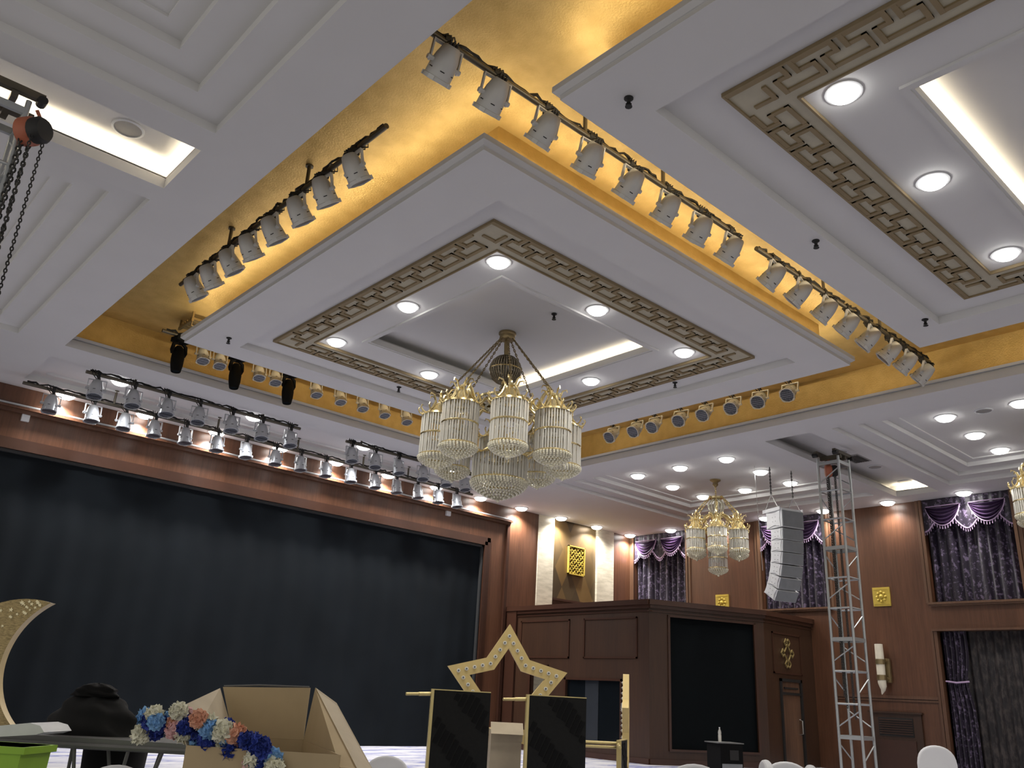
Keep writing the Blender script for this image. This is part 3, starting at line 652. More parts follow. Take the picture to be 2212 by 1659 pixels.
# stage rows
SZ1, SZ2 = 6.43, 6.32; SY1, SY2 = 16.0, 17.3
pipe_thing('upper grey stage pipe carrying seven spotlights', (3.76, SY1, SZ1), (8.15, SY1, SZ1), (.2, .8), S + .14, PIPE)
pipe_thing('upper grey stage pipe carrying six spotlights left of the chandelier', (9.3, SY1, SZ1), (13.3, SY1, SZ1), (.1, .85), S + .14, PIPE)
pipe_thing('lower grey stage pipe nearest the left edge', (3.05, SY2, SZ2), (7.0, SY2, SZ2), (.42, .97), S + .14, PIPE)
pipe_thing('lower grey stage pipe in the middle of the stage', (7.03, SY2, SZ2), (11.0, SY2, SZ2), (.45, .9), S + .14, PIPE)
pipe_thing('lower grey stage pipe ending below the chandelier', (11.03, SY2, SZ2), (14.1, SY2, SZ2), (.3, .9), S + .14, PIPE)
pF = par_proto(SILVER, T(14)); pG = par_proto(SILVER, T(10))
UP = ((208, 837), (288, 857), (361, 877), (430, 893), (501, 912), (566, 930), (627, 945), (760, 980), (811, 995), (861, 1010), (914, 1022), (963, 1040), (1003, 1050))
for i, (u, v) in enumerate(UP):
    x = on_y(u, v, SY1).x; place_par(pF, (x, SY1, SZ1), PI + T(random.uniform(-25, 15)), 'silver spotlight on the upper stage pipes, %s from the left' % ORD[i], 'spotlights over the stage')
LO = ((110, 870), (201, 888), (270, 905), (335, 918), (401, 937), (470, 952), (532, 968), (596, 984), (650, 995), (704, 1010), (758, 1022), (811, 1034), (857, 1048), (903, 1056), (947, 1065), (987, 1076))
for i, (u, v) in enumerate(LO):
    x = on_y(u, v, SY2).x; place_par(pG, (x, SY2, SZ2), PI + T(random.uniform(-15, 25)), 'silver spotlight on the lower stage pipes, %s from the left' % ORD[i], 'spotlights over the stage')
# moving heads
def moving_head(loc, rz, label):
    t = thing('moving_head', label, 'spotlight', loc, rz, 'black moving heads')
    mb = MB(); mb.box(-.13, .13, -.11, .11, -.12, -.04); mb.cyl((0, 0, -.14), (0, 0, -.11), .09, n=14); mb.cyl((.06, 0, -.05), (.06, 0, 0.02), .03); mb.cyl((-.06, 0, -.05), (-.06, 0, .02), .03); mb.build('base', BLACK, t)
    mb = MB()
    for s in (-1, 1): mb.tube([(s * .05, 0, -.14), (s * .115, 0, -.18), (s * .125, 0, -.30), (s * .11, 0, -.36)], [.03, .035, .04, .03], 8)
    mb.build('yoke', BLACK, t, smooth=True)
    R = Matrix.Translation((0, 0, -.34)) @ Matrix.Rotation(T(-6), 4, 'X')
    mb = MB(); mb.lathe([(.0001, .15), (.05, .145), (.085, .09), (.105, 0), (.112, -.10), (.105, -.22), (.085, -.33), (.08, -.345), (.068, -.345), (.064, -.33)], 20, R, cap=False); mb.build('head', BLACK, t, smooth=True)
    mb = MB(); mb.lathe([(.066, -.335), (.0001, -.335)], 20, R, cap=False); mb.build('lens', GLASSD, t)
    return t
for i, (u, v) in enumerate(((391, 735), (515, 768), (627, 806))):
    p = on_y(u, v, 14.3); moving_head((p.x, 14.3, 6.97), T(10), 'black moving head lamp below the panel stage edge, %s from the left' % ORD[i])
t = thing('slatted_bracket', 'brown slatted metal bracket above the leftmost black moving head', 'bracket', (4.9, 14.0, 7.08))
mb = MB()
for k in range(6): mb.box(-.25, .45, -.3 + k * .1, -.25 + k * .1, .02, .06)
for x in (-.25, .4): mb.box(x, x + .04, -.32, .28, -.02, .03)
for x, y in ((-.23, -.3), (-.23, .25), (.42, -.3)): mb.box(x - .015, x + .015, y - .015, y + .015, .05, .16)
mb.build('slats', BRASSD, t)
MB().tube([(-.23, -.3, .1), (-.23, -.3, -.1), (.1, -.28, -.16), (.4, -.3, -.12)], .014, 5).build('frame', BRASSD, t)

# ================================================================== CHANDELIERS
def lantern_meshes(r, h, tiers, beads):
    g = MB(); hh = h / tiers
    g.lathe([(.02, .30), (.035, .27), (.05, .25), (.03, .23), (.10 * r / .27, .16), (r * .62, .05), (r * 1.02, .0), (r * 1.04, -.03), (r, -.03)], 24, cap=False)
    for k in range(12):
        a = 2 * PI * k / 12; c, s = math.cos(a), math.sin(a)
        g.tube([(c * q, s * q, z) for q, z in ((r * .98, 0), (r * 1.16, .03), (r * 1.25, .08), (r * 1.2, .115), (r * 1.13, .10))], [.016, .014, .012, .010, .008], 5)
    for k in range(6):
        a = 2 * PI * (k + .5) / 6; c, s = math.cos(a), math.sin(a)
        g.tube([(c * q, s * q, z) for q, z in ((r * .75, .03), (r * .5, .12), (.09, .24), (.13, .33), (.19, .35), (.2, .31))], [.018, .016, .016, .014, .012, .008], 5)
    bands = [MB().lathe([(r * 1.0, -hh * k + .012), (r * 1.035, -hh * k), (r * 1.0, -hh * k - .018)], 28, cap=False) for k in range(1, tiers + 1)]
    c_ = MB(); n = int(2 * PI * r / .043)
    for tI in range(tiers):
        for k in range(n):
            a = 2 * PI * k / n; rr = r * (.985 if k % 2 else .95); x, y = rr * math.cos(a), rr * math.sin(a)
            c_.cyl((x, y, -hh * tI - .02), (x, y, -hh * (tI + 1) + .01), .0135, .015, 5)
        for k in range(14): a = 2 * PI * k / 14; c_.ball((r * .55 * math.cos(a), r * .55 * math.sin(a), -hh * tI - .07), .03, 6, 4)
    b_ = MB()
    for j in range(beads):
        q = j / beads; rr = r * 1.03 * math.cos(q * PI / 2) ** .8; z = -h - .03 - q * r * .62; m = max(3, int(2 * PI * rr / .052))
        for k in range(m): a = 2 * PI * (k + .5 * (j % 2)) / m; b_.ball((rr * math.cos(a), rr * math.sin(a), z), .021, 6, 4)
    b_.ball((0, 0, -h - .03 - r * .66), .03, 8, 5)
    return g, c_, b_, bands
def lantern(parent, pos, cache, key, args):
    if key not in cache:
        g, c_, b_, bands = lantern_meshes(*args); o = g.build('lantern_crown', BRASS, parent, smooth=True); [q.build('band', BRASS, o, smooth=True) for q in bands]; c_.build('crystal_curtain', CRYS, o)['kind'] = 'stuff'; b_.build('bead_dome', BEAD, o, smooth=True)['kind'] = 'stuff'; cache[key] = o; o.location = pos
    else: o = copy_tree(cache[key], parent); o.location = pos
    o.rotation_euler = (0, 0, random.uniform(0, 1)); return o
CACHE = {}
def chain_mb(a, b, link=.05, r=.007):
    a, b = Vector(a), Vector(b); L = (b - a).length; n = max(2, int(L / (link * .8))); d = (b - a).normalized(); e = d.orthogonal().normalized(); f = d.cross(e); mb = MB()
    for i in range(n):
        c = a + (b - a) * ((i + .5) / n); x = e if i % 2 else f
        mb.tube([c + d * link * .5 * math.cos(q) + x * link * .26 * math.sin(q) for q in [2 * PI * k / 8 for k in range(9)]], r, 4)
    return mb
def big_chandelier():
    cx, cy_, cz = 8.4, 9.68, 6.92; t = thing('chandelier', 'huge brass and crystal chandelier with eight lanterns under the central panel', 'chandelier', (cx, cy_, cz))
    mb = MB(); mb.lathe([(.145, 0), (.145, -.03), (.125, -.05), (.13, -.10), (.11, -.13), (.0001, -.13)], 24); mb.build('canopy', BRASSD, t, smooth=True)
    MB().lathe([(.035, -.13), (.045, -.2), (.035, -.42)], 12).build('stem', BRASSD, t, smooth=True)
    bz = -.66; R = .25; mb = MB()
    for k in range(34):
        a = 2 * PI * k / 34; mb.tube([(R * math.sin(q) * math.cos(a), R * math.sin(q) * math.sin(a), bz + R * math.cos(q)) for q in [PI * j / 10 for j in range(11)]], [.006 + .012 * math.sin(PI * j / 10) for j in range(11)], 5)
    bl = mb.build('bead_ball', BALLM, t, smooth=True)
    MB().lathe([(R + .005, bz - .012), (R + .022, bz), (R + .005, bz + .015)], 30, cap=False).build('band', BRASS, bl, smooth=True)
    MB().lathe([(.04, bz - .24), (.05, bz - .3), (.09, -1.02), (.06, -1.06), (.05, -1.12)], 12).build('finial', BRASS, t, smooth=True)
    # bead tray under the ball
    mb = MB()
    for j in range(5):
        rr = .42 - j * .07; 
        for k in range(int(2 * PI * rr / .055)): a = 2 * PI * k / int(2 * PI * rr / .055); mb.ball((rr * math.cos(a), rr * math.sin(a), -1.22 - j * .045), .022, 6, 4)
    tr = mb.build('bead_tray', BEAD, t, smooth=True); tr['kind'] = 'stuff'
    MB().lathe([(.40, -1.17), (.45, -1.19), (.45, -1.22), (.40, -1.21)], 30, cap=False).build('rim', BRASS, tr, smooth=True)
    LZ = -1.54; RR = 1.0; base = math.atan2(-cy_, -cx) + .10
    for k in range(8):
        a = base + k * PI / 4; p = Vector((RR * math.cos(a), RR * math.sin(a), LZ))
        lantern(t, p, CACHE, 'big', (.275, .66, 2, 8))
        chain_mb((.10 * math.cos(a), .10 * math.sin(a), -.10), (p.x * .97, p.y * .97, LZ + .34), .05, .0075).build('chain', BRASSD, t)
        d = Vector((math.cos(a), math.sin(a), 0)); q = Vector((0, 0, 1)); m = MB()
        m.tube([d * x + q * (LZ + z) for x, z in ((.30, .20), (.42, .27), (.52, .18), (.62, .10), (.72, .17), (.80, .30), (.88, .36), (.95, .33), (.97, .26))], [.022, .026, .03, .03, .03, .028, .026, .03, .02], 7)
        m.tube([d * x + q * (LZ + z) for x, z in ((.55, .15), (.60, .25), (.68, .27), (.72, .22), (.68, .19))], [.018, .016, .014, .012, .008], 5)
        m.tube([d * x + q * (LZ + z) for x, z in ((.90, .36), (.84, .45), (.78, .47), (.75, .43))], [.016, .014, .010, .006], 5); m.build('arm', BRASS, t, smooth=True)
    MB().lathe([(.06, -1.1), (.06, -2.2)], 10).build('centre_pole', BRASSD, t, smooth=True)
    g, c_, b_, bands = lantern_meshes(.43, .40, 1, 10); o = g.build('lower_basket', BRASS, t, smooth=True); bands[0].build('band', BRASS, o, smooth=True); o.location = (0, 0, LZ - .58); c_.build('crystal_curtain', CRYS, o)['kind'] = 'stuff'; b_.build('bead_dome', BEAD, o, smooth=True)['kind'] = 'stuff'
    return t
big_chandelier()
def small_chandelier(cx, cy_, label):
    cz = 6.80; t = thing('chandelier', label, 'chandelier', (cx, cy_, cz), 0, 'small crystal chandeliers')
    MB().lathe([(.14, 0), (.14, -.03), (.06, -.08), (.075, -.14), (.02, -.2)], 16).build('canopy', BRASSD, t, smooth=True)
    chain_mb((0, 0, -.2), (0, 0, -.41), .06, .009).build('chain', BRASS, t)
    mb = MB(); mb.lathe([(.02, -.40), (.09, -.44), (.19, -.46), (.17, -.50), (.05, -.52), (.03, -.85), (.10, -.95), (.16, -1.0), (.06, -1.08), (.02, -1.3)], 16); mb.build('column', BRASS, t, smooth=True)
    mb = MB()
    for k in range(14): a = 2 * PI * k / 14; mb.tube([(.20 * math.sin(q) * math.cos(a), .20 * math.sin(q) * math.sin(a), -.70 + .20 * math.cos(q)) for q in [PI * j / 8 for j in range(1, 8)]], .014, 5)
    mb.build('crystal_ball', BEAD, t, smooth=True)
    RR, LZ = .60, -1.34; base = math.atan2(-cy_, -cx)
    for k in range(6):
        a = base + k * PI / 3; d = Vector((math.cos(a), math.sin(a), 0)); q = Vector((0, 0, 1)); p = d * RR + q * LZ
        lantern(t, p, CACHE, 'small', (.225, .50, 2, 6))
        chain_mb(d * .16 - q * .44, d * (RR - .02) + q * (LZ + .44), .06, .009).build('chain', BRASS, t)
        m = MB().tube([d * x + q * z for x, z in ((.06, -.98), (.18, -.91), (.3, -.98), (.38, -1.07), (.46, -1.08), (.52, -.95), (.58, -.88), (.61, -.95), (.60, -1.04))], [.03, .032, .034, .034, .034, .03, .03, .026, .02], 7)
        m.build('arm', BRASS, t, smooth=True)
    lantern(t, (0, 0, LZ - .42), CACHE, 'small', None)
    return t
small_chandelier(18.05, 12.28, 'small six-lantern crystal chandelier hanging left of the white speaker column')
small_chandelier(17.95, 4.62, 'small crystal chandelier cut off at the right edge of the photo')

# ================================================================== SPRINKLERS, CEILING SPEAKERS, VENTS
for (u, v, z), lab in {(795, 552, 6.70): 'between the fret square and the left pipe', (495, 730, 6.58): 'near the left corner of the central panel', (862, 836, 6.70): 'left of the big chandelier near the stage', (1197, 678, 6.92): 'inside the central cove above the chandelier',
                       (1458, 826, 6.70): 'near the right edge of the central panel', (1358, 212, 6.58): 'near the corner of the second panel', (1762, 520, 6.58): 'beside the long fret band of the second panel', (1998, 690, 6.58): 'near the far corner of the second panel'}.items():
    p = on_z(u, v, z); t = thing('sprinkler', 'small dark sprinkler head ' + lab, 'sprinkler', (p.x, p.y, z))
    MB().lathe([(.045, .0), (.045, -.01), (.02, -.02), (.018, -.05)], 12).build('rose', BLACKM, t); MB().lathe([(.03, -.07), (.012, -.05), (.008, -.09), (.035, -.095), (.035, -.1)], 10).build('head', BLACKM, t)
for (u, v, z, r), lab in {(277, 277, S + .34, .17): 'round ceiling speaker in the bright slot on the left', (1815, 975, S + .34, .17): 'round ceiling speaker left of the square vent in the right slot', (1890, 1008, S + .34, .17): 'round ceiling speaker just right of the square vent', (1955, 1040, S + .34, .17): 'round ceiling speaker nearest the lit end of right slot',
                          (2125, 887, 6.80, .16): 'round ceiling speaker among the far right downlights'}.items():
    p = on_z(u, v, z); t = thing('ceiling_speaker', lab, 'speaker', (p.x, p.y, z)); MB().lathe([(r, 0), (r, -.012), (r * .86, -.018), (r * .84, -.008)], 24, cap=False).build('rim', WPLAST, t, smooth=True); MB().lathe([(r * .86, -.006), (.0001, -.012)], 24, cap=False).build('grille', SOCK, t, smooth=True)
p = on_z(1850, 990, S + .34); t = thing('ceiling_vent', 'dark square air vent in the ceiling slot behind the tower', 'vent', (p.x, p.y, S + .34)); MB().box(-.33, .33, -.2, .2, -.02, 0).build('frame', SOCK, t)
mb = MB()
for k in range(6): mb.box(-.29, .29, -.16 + k * .055, -.125 + k * .055, -.03, -.02)
mb.build('slats', VENTM, t)

# ================================================================== TRUSS TOWERS AND HOISTS
def tower(x, y, label, top=6.42, s=.45, hoist_side=-1):
    t = thing('truss_tower', label, 'tower', (x, y, 0), 0, 'aluminium truss towers'); h = s / 2; up = MB().cyl((0, 0, .05), (0, 0, top - .08), .027, n=10)
    u0 = None
    for a in (-h, h):
        for b in (-h, h):
            o = up.build('upright', ALU, t, smooth=True) if u0 is None else u0.copy()
            if u0 is not None: COL.objects.link(o); o.parent = t
            u0 = u0 or o; o.location = (a, b, 0)
    n = 10; dz = (top - .5) / n; protos = {}
    def bar(nm, key, mb, loc, rz):
        if key not in protos: o = mb.build(nm, ALU, t, smooth=True); protos[key] = o
        else: o = protos[key].copy(); COL.objects.link(o); o.parent = t
        o.location = loc; o.rotation_euler = (0, 0, rz)
    for k in range(n + 1):
        z = .3 + k * dz
        for q in range(4):
            rz = q * PI / 2; nm = 'rung'
            bar('rung', 'r%d' % (k % 3 == 1), MB().box(-h, h, -.02, .02, -.035, .035) if k % 3 == 1 else MB().cyl((-h, 0, 0), (h, 0, 0), .017, n=8), (h * math.sin(rz), -h * math.cos(rz), z), rz)
            if k < n and k % 2 == q % 2: bar('brace', 'b', MB().cyl((-h, 0, 0), (h, 0, dz * .5), .012, n=6), (h * math.sin(rz), -h * math.cos(rz), z + dz * .3), rz)
    mb = MB()
    for b in (-h + .02, h - .02): mb.box(-h - .12, h + .12, b - .035, b + .035, top - .02, top + .05)
    for a in (-.1, .1): mb.box(a - .03, a + .03, -h, h, top - .10, top - .02)
    mb.build('head_frame', PIPE, t)
    for a in (-h - .1, h + .1):
        for b in (-h, h): MB().cyl((a, b - .05, top - .03), (a, b + .05, top - .03), .045, n=12).build('head_roller', BLACKM, t)
    mb = MB(); mb.ring((-h - .1, h + .1, -h - .1, h + .1), (-h + .08, h - .08, -h + .08, h - .08), 0, .07); mb.build('foot_frame', ALU, t)
    return t
tower(16.35, 8.2, 'tall square aluminium truss tower standing before the booth', 6.36)
tower(.63, 8.28, 'aluminium truss tower cut off at the left edge of the photo', 6.36)
def hoist(x, y, z, label, zlow):
    t = thing('chain_hoist', label, 'hoist', (x, y, z), T(35), 'orange chain hoists')
    mb = MB(); mb.tube([(0, 0, .24), (.05, 0, .20), (.055, 0, .14), (0, 0, .10), (-.045, 0, .13)], .018, 7); mb.build('hook', ORANGE, t, smooth=True)
    mb = MB(); mb.lathe([(.10, -.09), (.135, -.07), (.135, .02), (.11, .05), (.0001, .06)], 20, Matrix.Translation((0, 0, 0)) @ Matrix.Rotation(PI / 2, 4, 'X')); mb.build('body', ORANGE, t, smooth=True)
    mb = MB(); mb.lathe([(.0001, .05), (.12, .05), (.125, .12), (.10, .16), (.0001, .16)], 18, Matrix.Rotation(PI / 2, 4, 'X')); mb.build('hand_wheel', BLACKM, t, smooth=True)
    for k, (dx, dy, r) in enumerate(((-.07, -.10, .006), (.07, -.10, .006), (-.05, .03, .008), (.05, .03, .008), (0, .06, .008))):
        chain_mb((dx, dy, -.1), (dx, dy, zlow - z + k * .1), .06 if r > .007 else .045, r).build('chain', CHAINM, t)
    return t
hoist(16.25, 8.25, 6.02, 'orange chain hoist hanging inside the truss tower by the booth', 1.2)
p = on_z(66, 284, 5.92); hoist(p.x, p.y, 5.92, 'orange chain hoist hanging by the lit ceiling slot on the left', 1.5)
# ================================================================== LINE ARRAY
la = thing('line_array_speaker', 'curved pale grey line array speaker column hanging on two chains', 'speaker', (17.9, 10.25, 5.72), T(-20))
def wedge(name, mat, c, th, wd, dp, ht, gr=True, par=la):
    ex = Vector((1, 0, 0)); ey = Vector((0, math.cos(th), math.sin(th))); ez = Vector((0, -math.sin(th), math.cos(th)))
    o = MB().obox(c, (ex, ey, ez), (wd, dp, ht)).build(name, mat, par)
    if gr:
        MB().obox(Vector(c) - ey * (dp / 2 + .008), (ex, ey, ez), (wd * .96, .016, ht * .92)).build('grille', GRILL, o)
        for s in (-1, 1):
            MB().prism([(-dp * .42, ht * .5), (-dp * .1, ht * .36), (dp * .1, ht * .36), (dp * .5, ht * .5), (dp * .42, 0), (dp * .5, -ht * .5), (dp * .1, -ht * .36), (-dp * .1, -ht * .36), (-dp * .42, -ht * .5), (-dp * .36, 0)], Vector(c) + ex * s * wd / 2, ey, ez, ex * s, -.002, .014).build('side_plate', WPLAST, o)
        bo = MB()
        for s in (-1, 1):
            for q in (-.06, .04):
                for z in (-.05, .05): bo.cyl(Vector(c) + ex * s * (wd / 2 + .013) + ey * q + ez * z, Vector(c) + ex * s * (wd / 2 + .018) + ey * q + ez * z, .008, n=6)
        bo.build('bolt', BLACKM, o)
    return o
sub = wedge('subwoofer', GREYSP, (0, .05, -.24), 0, .62, .55, .40, True)
mb = MB()
for s in (-1, 1): mb.box(s * .31 - .012 + s * .02, s * .31 + .012 + s * .02, -.20, .42, -.05, .03)
mb.box(-.31, .31, -.15, -.11, -.03, .02); mb.box(-.31, .31, .18, .22, -.03, .02); mb.build('fly_frame', WPLAST, la)
c = Vector((0, 0, -.46)); th = 0.0
for k in range(6):
    th = T((2, 5, 9, 15, 23, 32)[k]); hz = .265; dn = Vector((0, math.sin(th), -math.cos(th)))
    wedge('array_box', GREYSP, c + dn * hz / 2 , th, .60, .40, hz * .97); c = c + dn * hz
for x, y, zt in ((-.32, .1, 1.09), (.32, .1, 1.09)):
    m = chain_mb((x, y, .38), (x, y, zt - .06), .05, .009); m.build('chain', CHAINM, la)
    m = MB(); m.tube([(x, y, .38), (x, -.12, .02)], .008); m.tube([(x, y, .38), (x, .34, .02)], .008); m.build('bridle', STEEL, la)
tag(MB().cyl((17.45, 10.75, 6.8), (17.5, 10.7, 4.3), .006, n=5).build('safety_wire', STEEL), 'thin steel wire hanging left of the white speaker column', 'wire')

# ================================================================== FLOOR PROPS
def hor(u): return 1445.6 + (u + 644) * .05514
def vdist(v, u, z): return None
# crescent moon
def moon():
    c = at(30, 1472, 11.6); t = thing('crescent_moon_prop', 'large gold sequin crescent moon with stars standing at the stage', 'prop', (c.x, c.y, 0))
    ex = Vector((AX[0][0], AX[1][0], 0)).normalized(); ex = (Matrix.Rotation(T(7), 3, 'Z') @ ex); en = Vector((ex.y, -ex.x, 0)); ez = Vector((0, 0, 1)); cz = max(c.z, 1.11)
    R1, R2, o = 1.10, 1.025, .85; N = 40
    a0 = math.acos((R1 * R1 + o * o - R2 * R2) / (2 * R1 * o)); b0 = PI - math.acos((R2 * R2 + o * o - R1 * R1) / (2 * R2 * o))
    out = [(R1 * math.cos(a), R1 * math.sin(a)) for a in [a0 + (2 * PI - 2 * a0) * i / N for i in range(N + 1)]]
    inn = [(o + R2 * math.cos(a), R2 * math.sin(a)) for a in [b0 + (2 * PI - 2 * b0) * i / N for i in range(N + 1)]]
    out, inn = [[(x * math.cos(.237) - y * math.sin(.237), x * math.sin(.237) + y * math.cos(.237)) for x, y in Q] for Q in (out, inn)]
    def S_(p, d): return Vector((0, 0, cz)) + ex * p[0] + ez * p[1] + en * d
    front = MB(); rim = MB(); vs = []
    for d, tgt in ((.08, 1), (-.08, -1)):
        vs = [S_(p, d) for p in out] + [S_(p, d) for p in inn]
        front.add(vs, [(i, i + 1, N + 2 + i, N + 1 + i) if tgt > 0 else (i, N + 1 + i, N + 2 + i, i + 1) for i in range(N)])
    for L in (out, inn): rim.add([S_(p, .085) for p in L] + [S_(p, -.085) for p in L], [(i, i + 1, N + 2 + i, N + 1 + i) for i in range(N)])
    front.build('face', SEQ, t); rim.build('rim', plain('pale_gold_rim', (.42, .32, .16), .5), t)
    rnd = random.Random(5); first = None
    for _ in range(95):
        a = rnd.choice((a0 + .12 + abs(rnd.gauss(0, .8)), 2 * PI - a0 - .12 - abs(rnd.gauss(0, .8)), rnd.uniform(a0 + .2, 2 * PI - a0 - .2))); f = rnd.uniform(.2, .85); i = max(2, min(N - 2, int((a - a0) / (2 * PI - 2 * a0) * N))); p = [out[i][k] * f + inn[i][k] * (1 - f) for k in (0, 1)]
        if first is None: first = o_ = MB().prism([((1 if k % 2 == 0 else .42) * math.cos(k * PI / 5), (1 if k % 2 == 0 else .42) * math.sin(k * PI / 5)) for k in range(10)], (0, 0, 0), (1, 0, 0), (0, 1, 0), (0, 0, 1), 0, .4).build('star_light', STARL, t)
        else: o_ = first.copy(); COL.objects.link(o_); o_.parent = t
        ph = rnd.uniform(0, 6); r = rnd.uniform(.018, .034); B = Matrix.Identity(3)
        for k in range(3): B[k][0] = ex[k]; B[k][1] = ez[k]; B[k][2] = en[k]
        o_.matrix_local = Matrix.Translation(Vector((0, 0, cz)) + ex * p[0] + ez * p[1] + en * .082) @ (B @ Matrix.Rotation(ph, 3, 'Z')).to_4x4() @ Matrix.Scale(r, 4)
    return t
moon()
# marquee stars
def star_prop(label, cpx, depth, yaw, R, name='marquee_star'):
    c = at(*cpx, depth); t = thing(name, label, 'prop', (c.x, c.y, 0), 0)
    ex = (Matrix.Rotation(yaw, 3, 'Z') @ Vector((AX[0][0], AX[1][0], 0)).normalized()); en = Vector((ex.y, -ex.x, 0)); ez = Vector((0, 0, 1)); cz = c.z; r2 = R * .42
    def ringp(k): return [((k if i % 2 == 0 else k * (.72 if i == 5 else .58)) * math.sin(i * PI / 5), (k if i % 2 == 0 else k * (.72 if i == 5 else .58)) * math.cos(i * PI / 5)) for i in range(10)]
    o, q = ringp(R), ringp(R * .60); o = ringp(R); mbf = MB(); W = R * .20
    # inner outline: offset the edges inwards
    def off(P, dd):
        n = len(P); out = []
        for i in range(n):
            a, b, d = Vector(P[i - 1]), Vector(P[i]), Vector(P[(i + 1) % n]); e1 = (b - a).normalized(); e2 = (d - b).normalized(); n1 = Vector((e1.y, -e1.x)); n2 = Vector((e2.y, -e2.x)); m = (n1 + n2).normalized(); out.append(b + m * (dd / max(.25, m.dot(n1))))
        return out
    q = off(o, W)
    for i in range(10):
        j = (i + 1) % 10; mbf.prism([tuple(o[i]), tuple(o[j]), tuple(q[j]), tuple(q[i])], (0, 0, cz), ex, ez, en, -.05, .05)
    mbf.build('frame', GOLDW, t)
    mid = off(o, W / 2); first = None
    for i in range(10):
        a, b = Vector(mid[i]), Vector(mid[(i + 1) % 10])
        for k in range(4):
            p = a + (b - a) * (k / 4); P = Vector((0, 0, cz)) + ex * p.x + ez * p.y + en * .05
            if first is None: first = MB().cyl((0, 0, 0), en * .012, R * .030, n=12).build('bulb_socket', BULB, t); MB().cyl(en * .012, en * .03, R * .014, n=8).build('bulb', TGREY, first); s_ = first
            else: s_ = copy_tree(first, t)
            s_.location = P
    lm = MB()
    for s in (-1, 1): p = Vector((0, 0, 0)) + ex * s * R * .5; lm.obox(p + Vector((0, 0, (cz - R * .72) / 2)) - en * .02, (ex, en, ez), (.06, .05, max(.1, cz - R * .72)))
    lm.build('stand', GOLDT, t); return t
star_prop('gold wooden marquee star with round bulb sockets behind black folded tables', (1094, 1491), 11.9, T(6), .90)
e1 = star_prop('second gold star seen edge on before the booth window', (1352, 1562), 13.6, T(-98), .75)
# folded tables standing on their sides
def folded_table(label, tl, tr, depth, h, turn):
    a, b = at(*tl, depth), at(*tr, depth + turn); d = (b - a); d.z = 0; wd = d.length; ex = d.normalized(); en = Vector((ex.y, -ex.x, 0)); t = thing('folding_table', label, 'table', (a.x, a.y, 0), 0, 'folded banquet tables'); ez = Vector((0, 0, 1)); h = a.z
    MB().prism([(0, .02), (wd, .02), (wd, h - .01), (0, h - .01)], (0, 0, 0), ex, ez, en, -.03, .02).build('tabletop', QUILT, t)
    mb = MB()
    s = .075; rnd = random.Random(2)
    for k in range(60):                                     # woven slats of the underside
        x, y = rnd.uniform(.03, wd - .12), rnd.uniform(.05, h - .12)
    import itertools
    for k in range(-20, 24):
        x0 = k * .09; y0 = 0; P = []
        for m in range(40):
            p = (x0 + m * .04 * .42, m * .04 * .9)
            if .03 < p[0] < wd - .03 and .03 < p[1] < h - .03 and (int((p[1] + p[0]) / .36) % 2 == 0): P.append(p)
            elif len(P) > 2: MB().obox((Vector(ex) * ((P[0][0] + P[-1][0]) / 2) + ez * ((P[0][1] + P[-1][1]) / 2) + en * .024), ((ex * .42 + ez * .9).normalized(), en, (ex * .9 - ez * .42).normalized()), (math.dist(P[0], P[-1]), .008, .06)).build('slat', BLACK, t); P = []
            else: P = []
    mb = MB(); mb.prism([(-.035, 0), (0, 0), (0, h), (-.035, h)], (0, 0, 0), ex, ez, en, -.035, .03); mb.prism([(0, h - .012), (wd, h - .012), (wd, h), (0, h)], (0, 0, 0), ex, ez, en, -.035, .022); mb.prism([(0, 0), (wd, 0), (wd, .02), (0, .02)], (0, 0, 0), ex, ez, en, -.035, .022); mb.build('edge_frame', GOLDT, t)
    for z in (h - .06, .25):
        p = ez * z - ex * .03 - en * .01; m = MB(); q = (-ex + en * .25 - ez * .05).normalized(); m.cyl(p, p + q * .17, .024, n=10); m.cyl(p + q * .17, p + q * .34, .019, n=10); m.build('leg', GOLDT, t, smooth=True)
    return t
folded_table('black folded table with gold edge and leg, left of the small carton', (938, 1488), (1060, 1494), 10.6, 1.3, .15)
folded_table('black folded table with gold edge and leg, right of the small carton', (1143, 1500), (1266, 1507), 11.0, 1.3, .15)
t = folded_table('gold edged folded table seen end on beside the booth window', (1338, 1599), (1352, 1603), 11.8, .7, .5)
for k in range(2): 
    a = at(1342, 1606 + k * 9, 11.9); MB().tube([(a.x - t.location.x, a.y - t.location.y, a.z), (a.x - t.location.x - .42, a.y - t.location.y + .3, a.z - .0)], .02, 8).build('long_leg', GOLDT, t, smooth=True)
# small carton
a = at(1062, 1562, 11.4); a.z = 0; t = thing('carton', 'small pale cardboard carton standing between the two black tables', 'box', a, T(-35)); hz = at(1062, 1575, 11.4).z
MB().box(0, .42, 0, .35, 0, hz).build('body', CARDL, t); MB().obox((.21, -.03, hz + .02), ((1, 0, 0), (0, .6, .8), (0, -.8, .6)), (.44, .18, .006)).build('flap', CARDL, t); MB().box(.0, .43, -.012, 0, hz - .14, hz - .01).build('front_flap', CARDL, t)
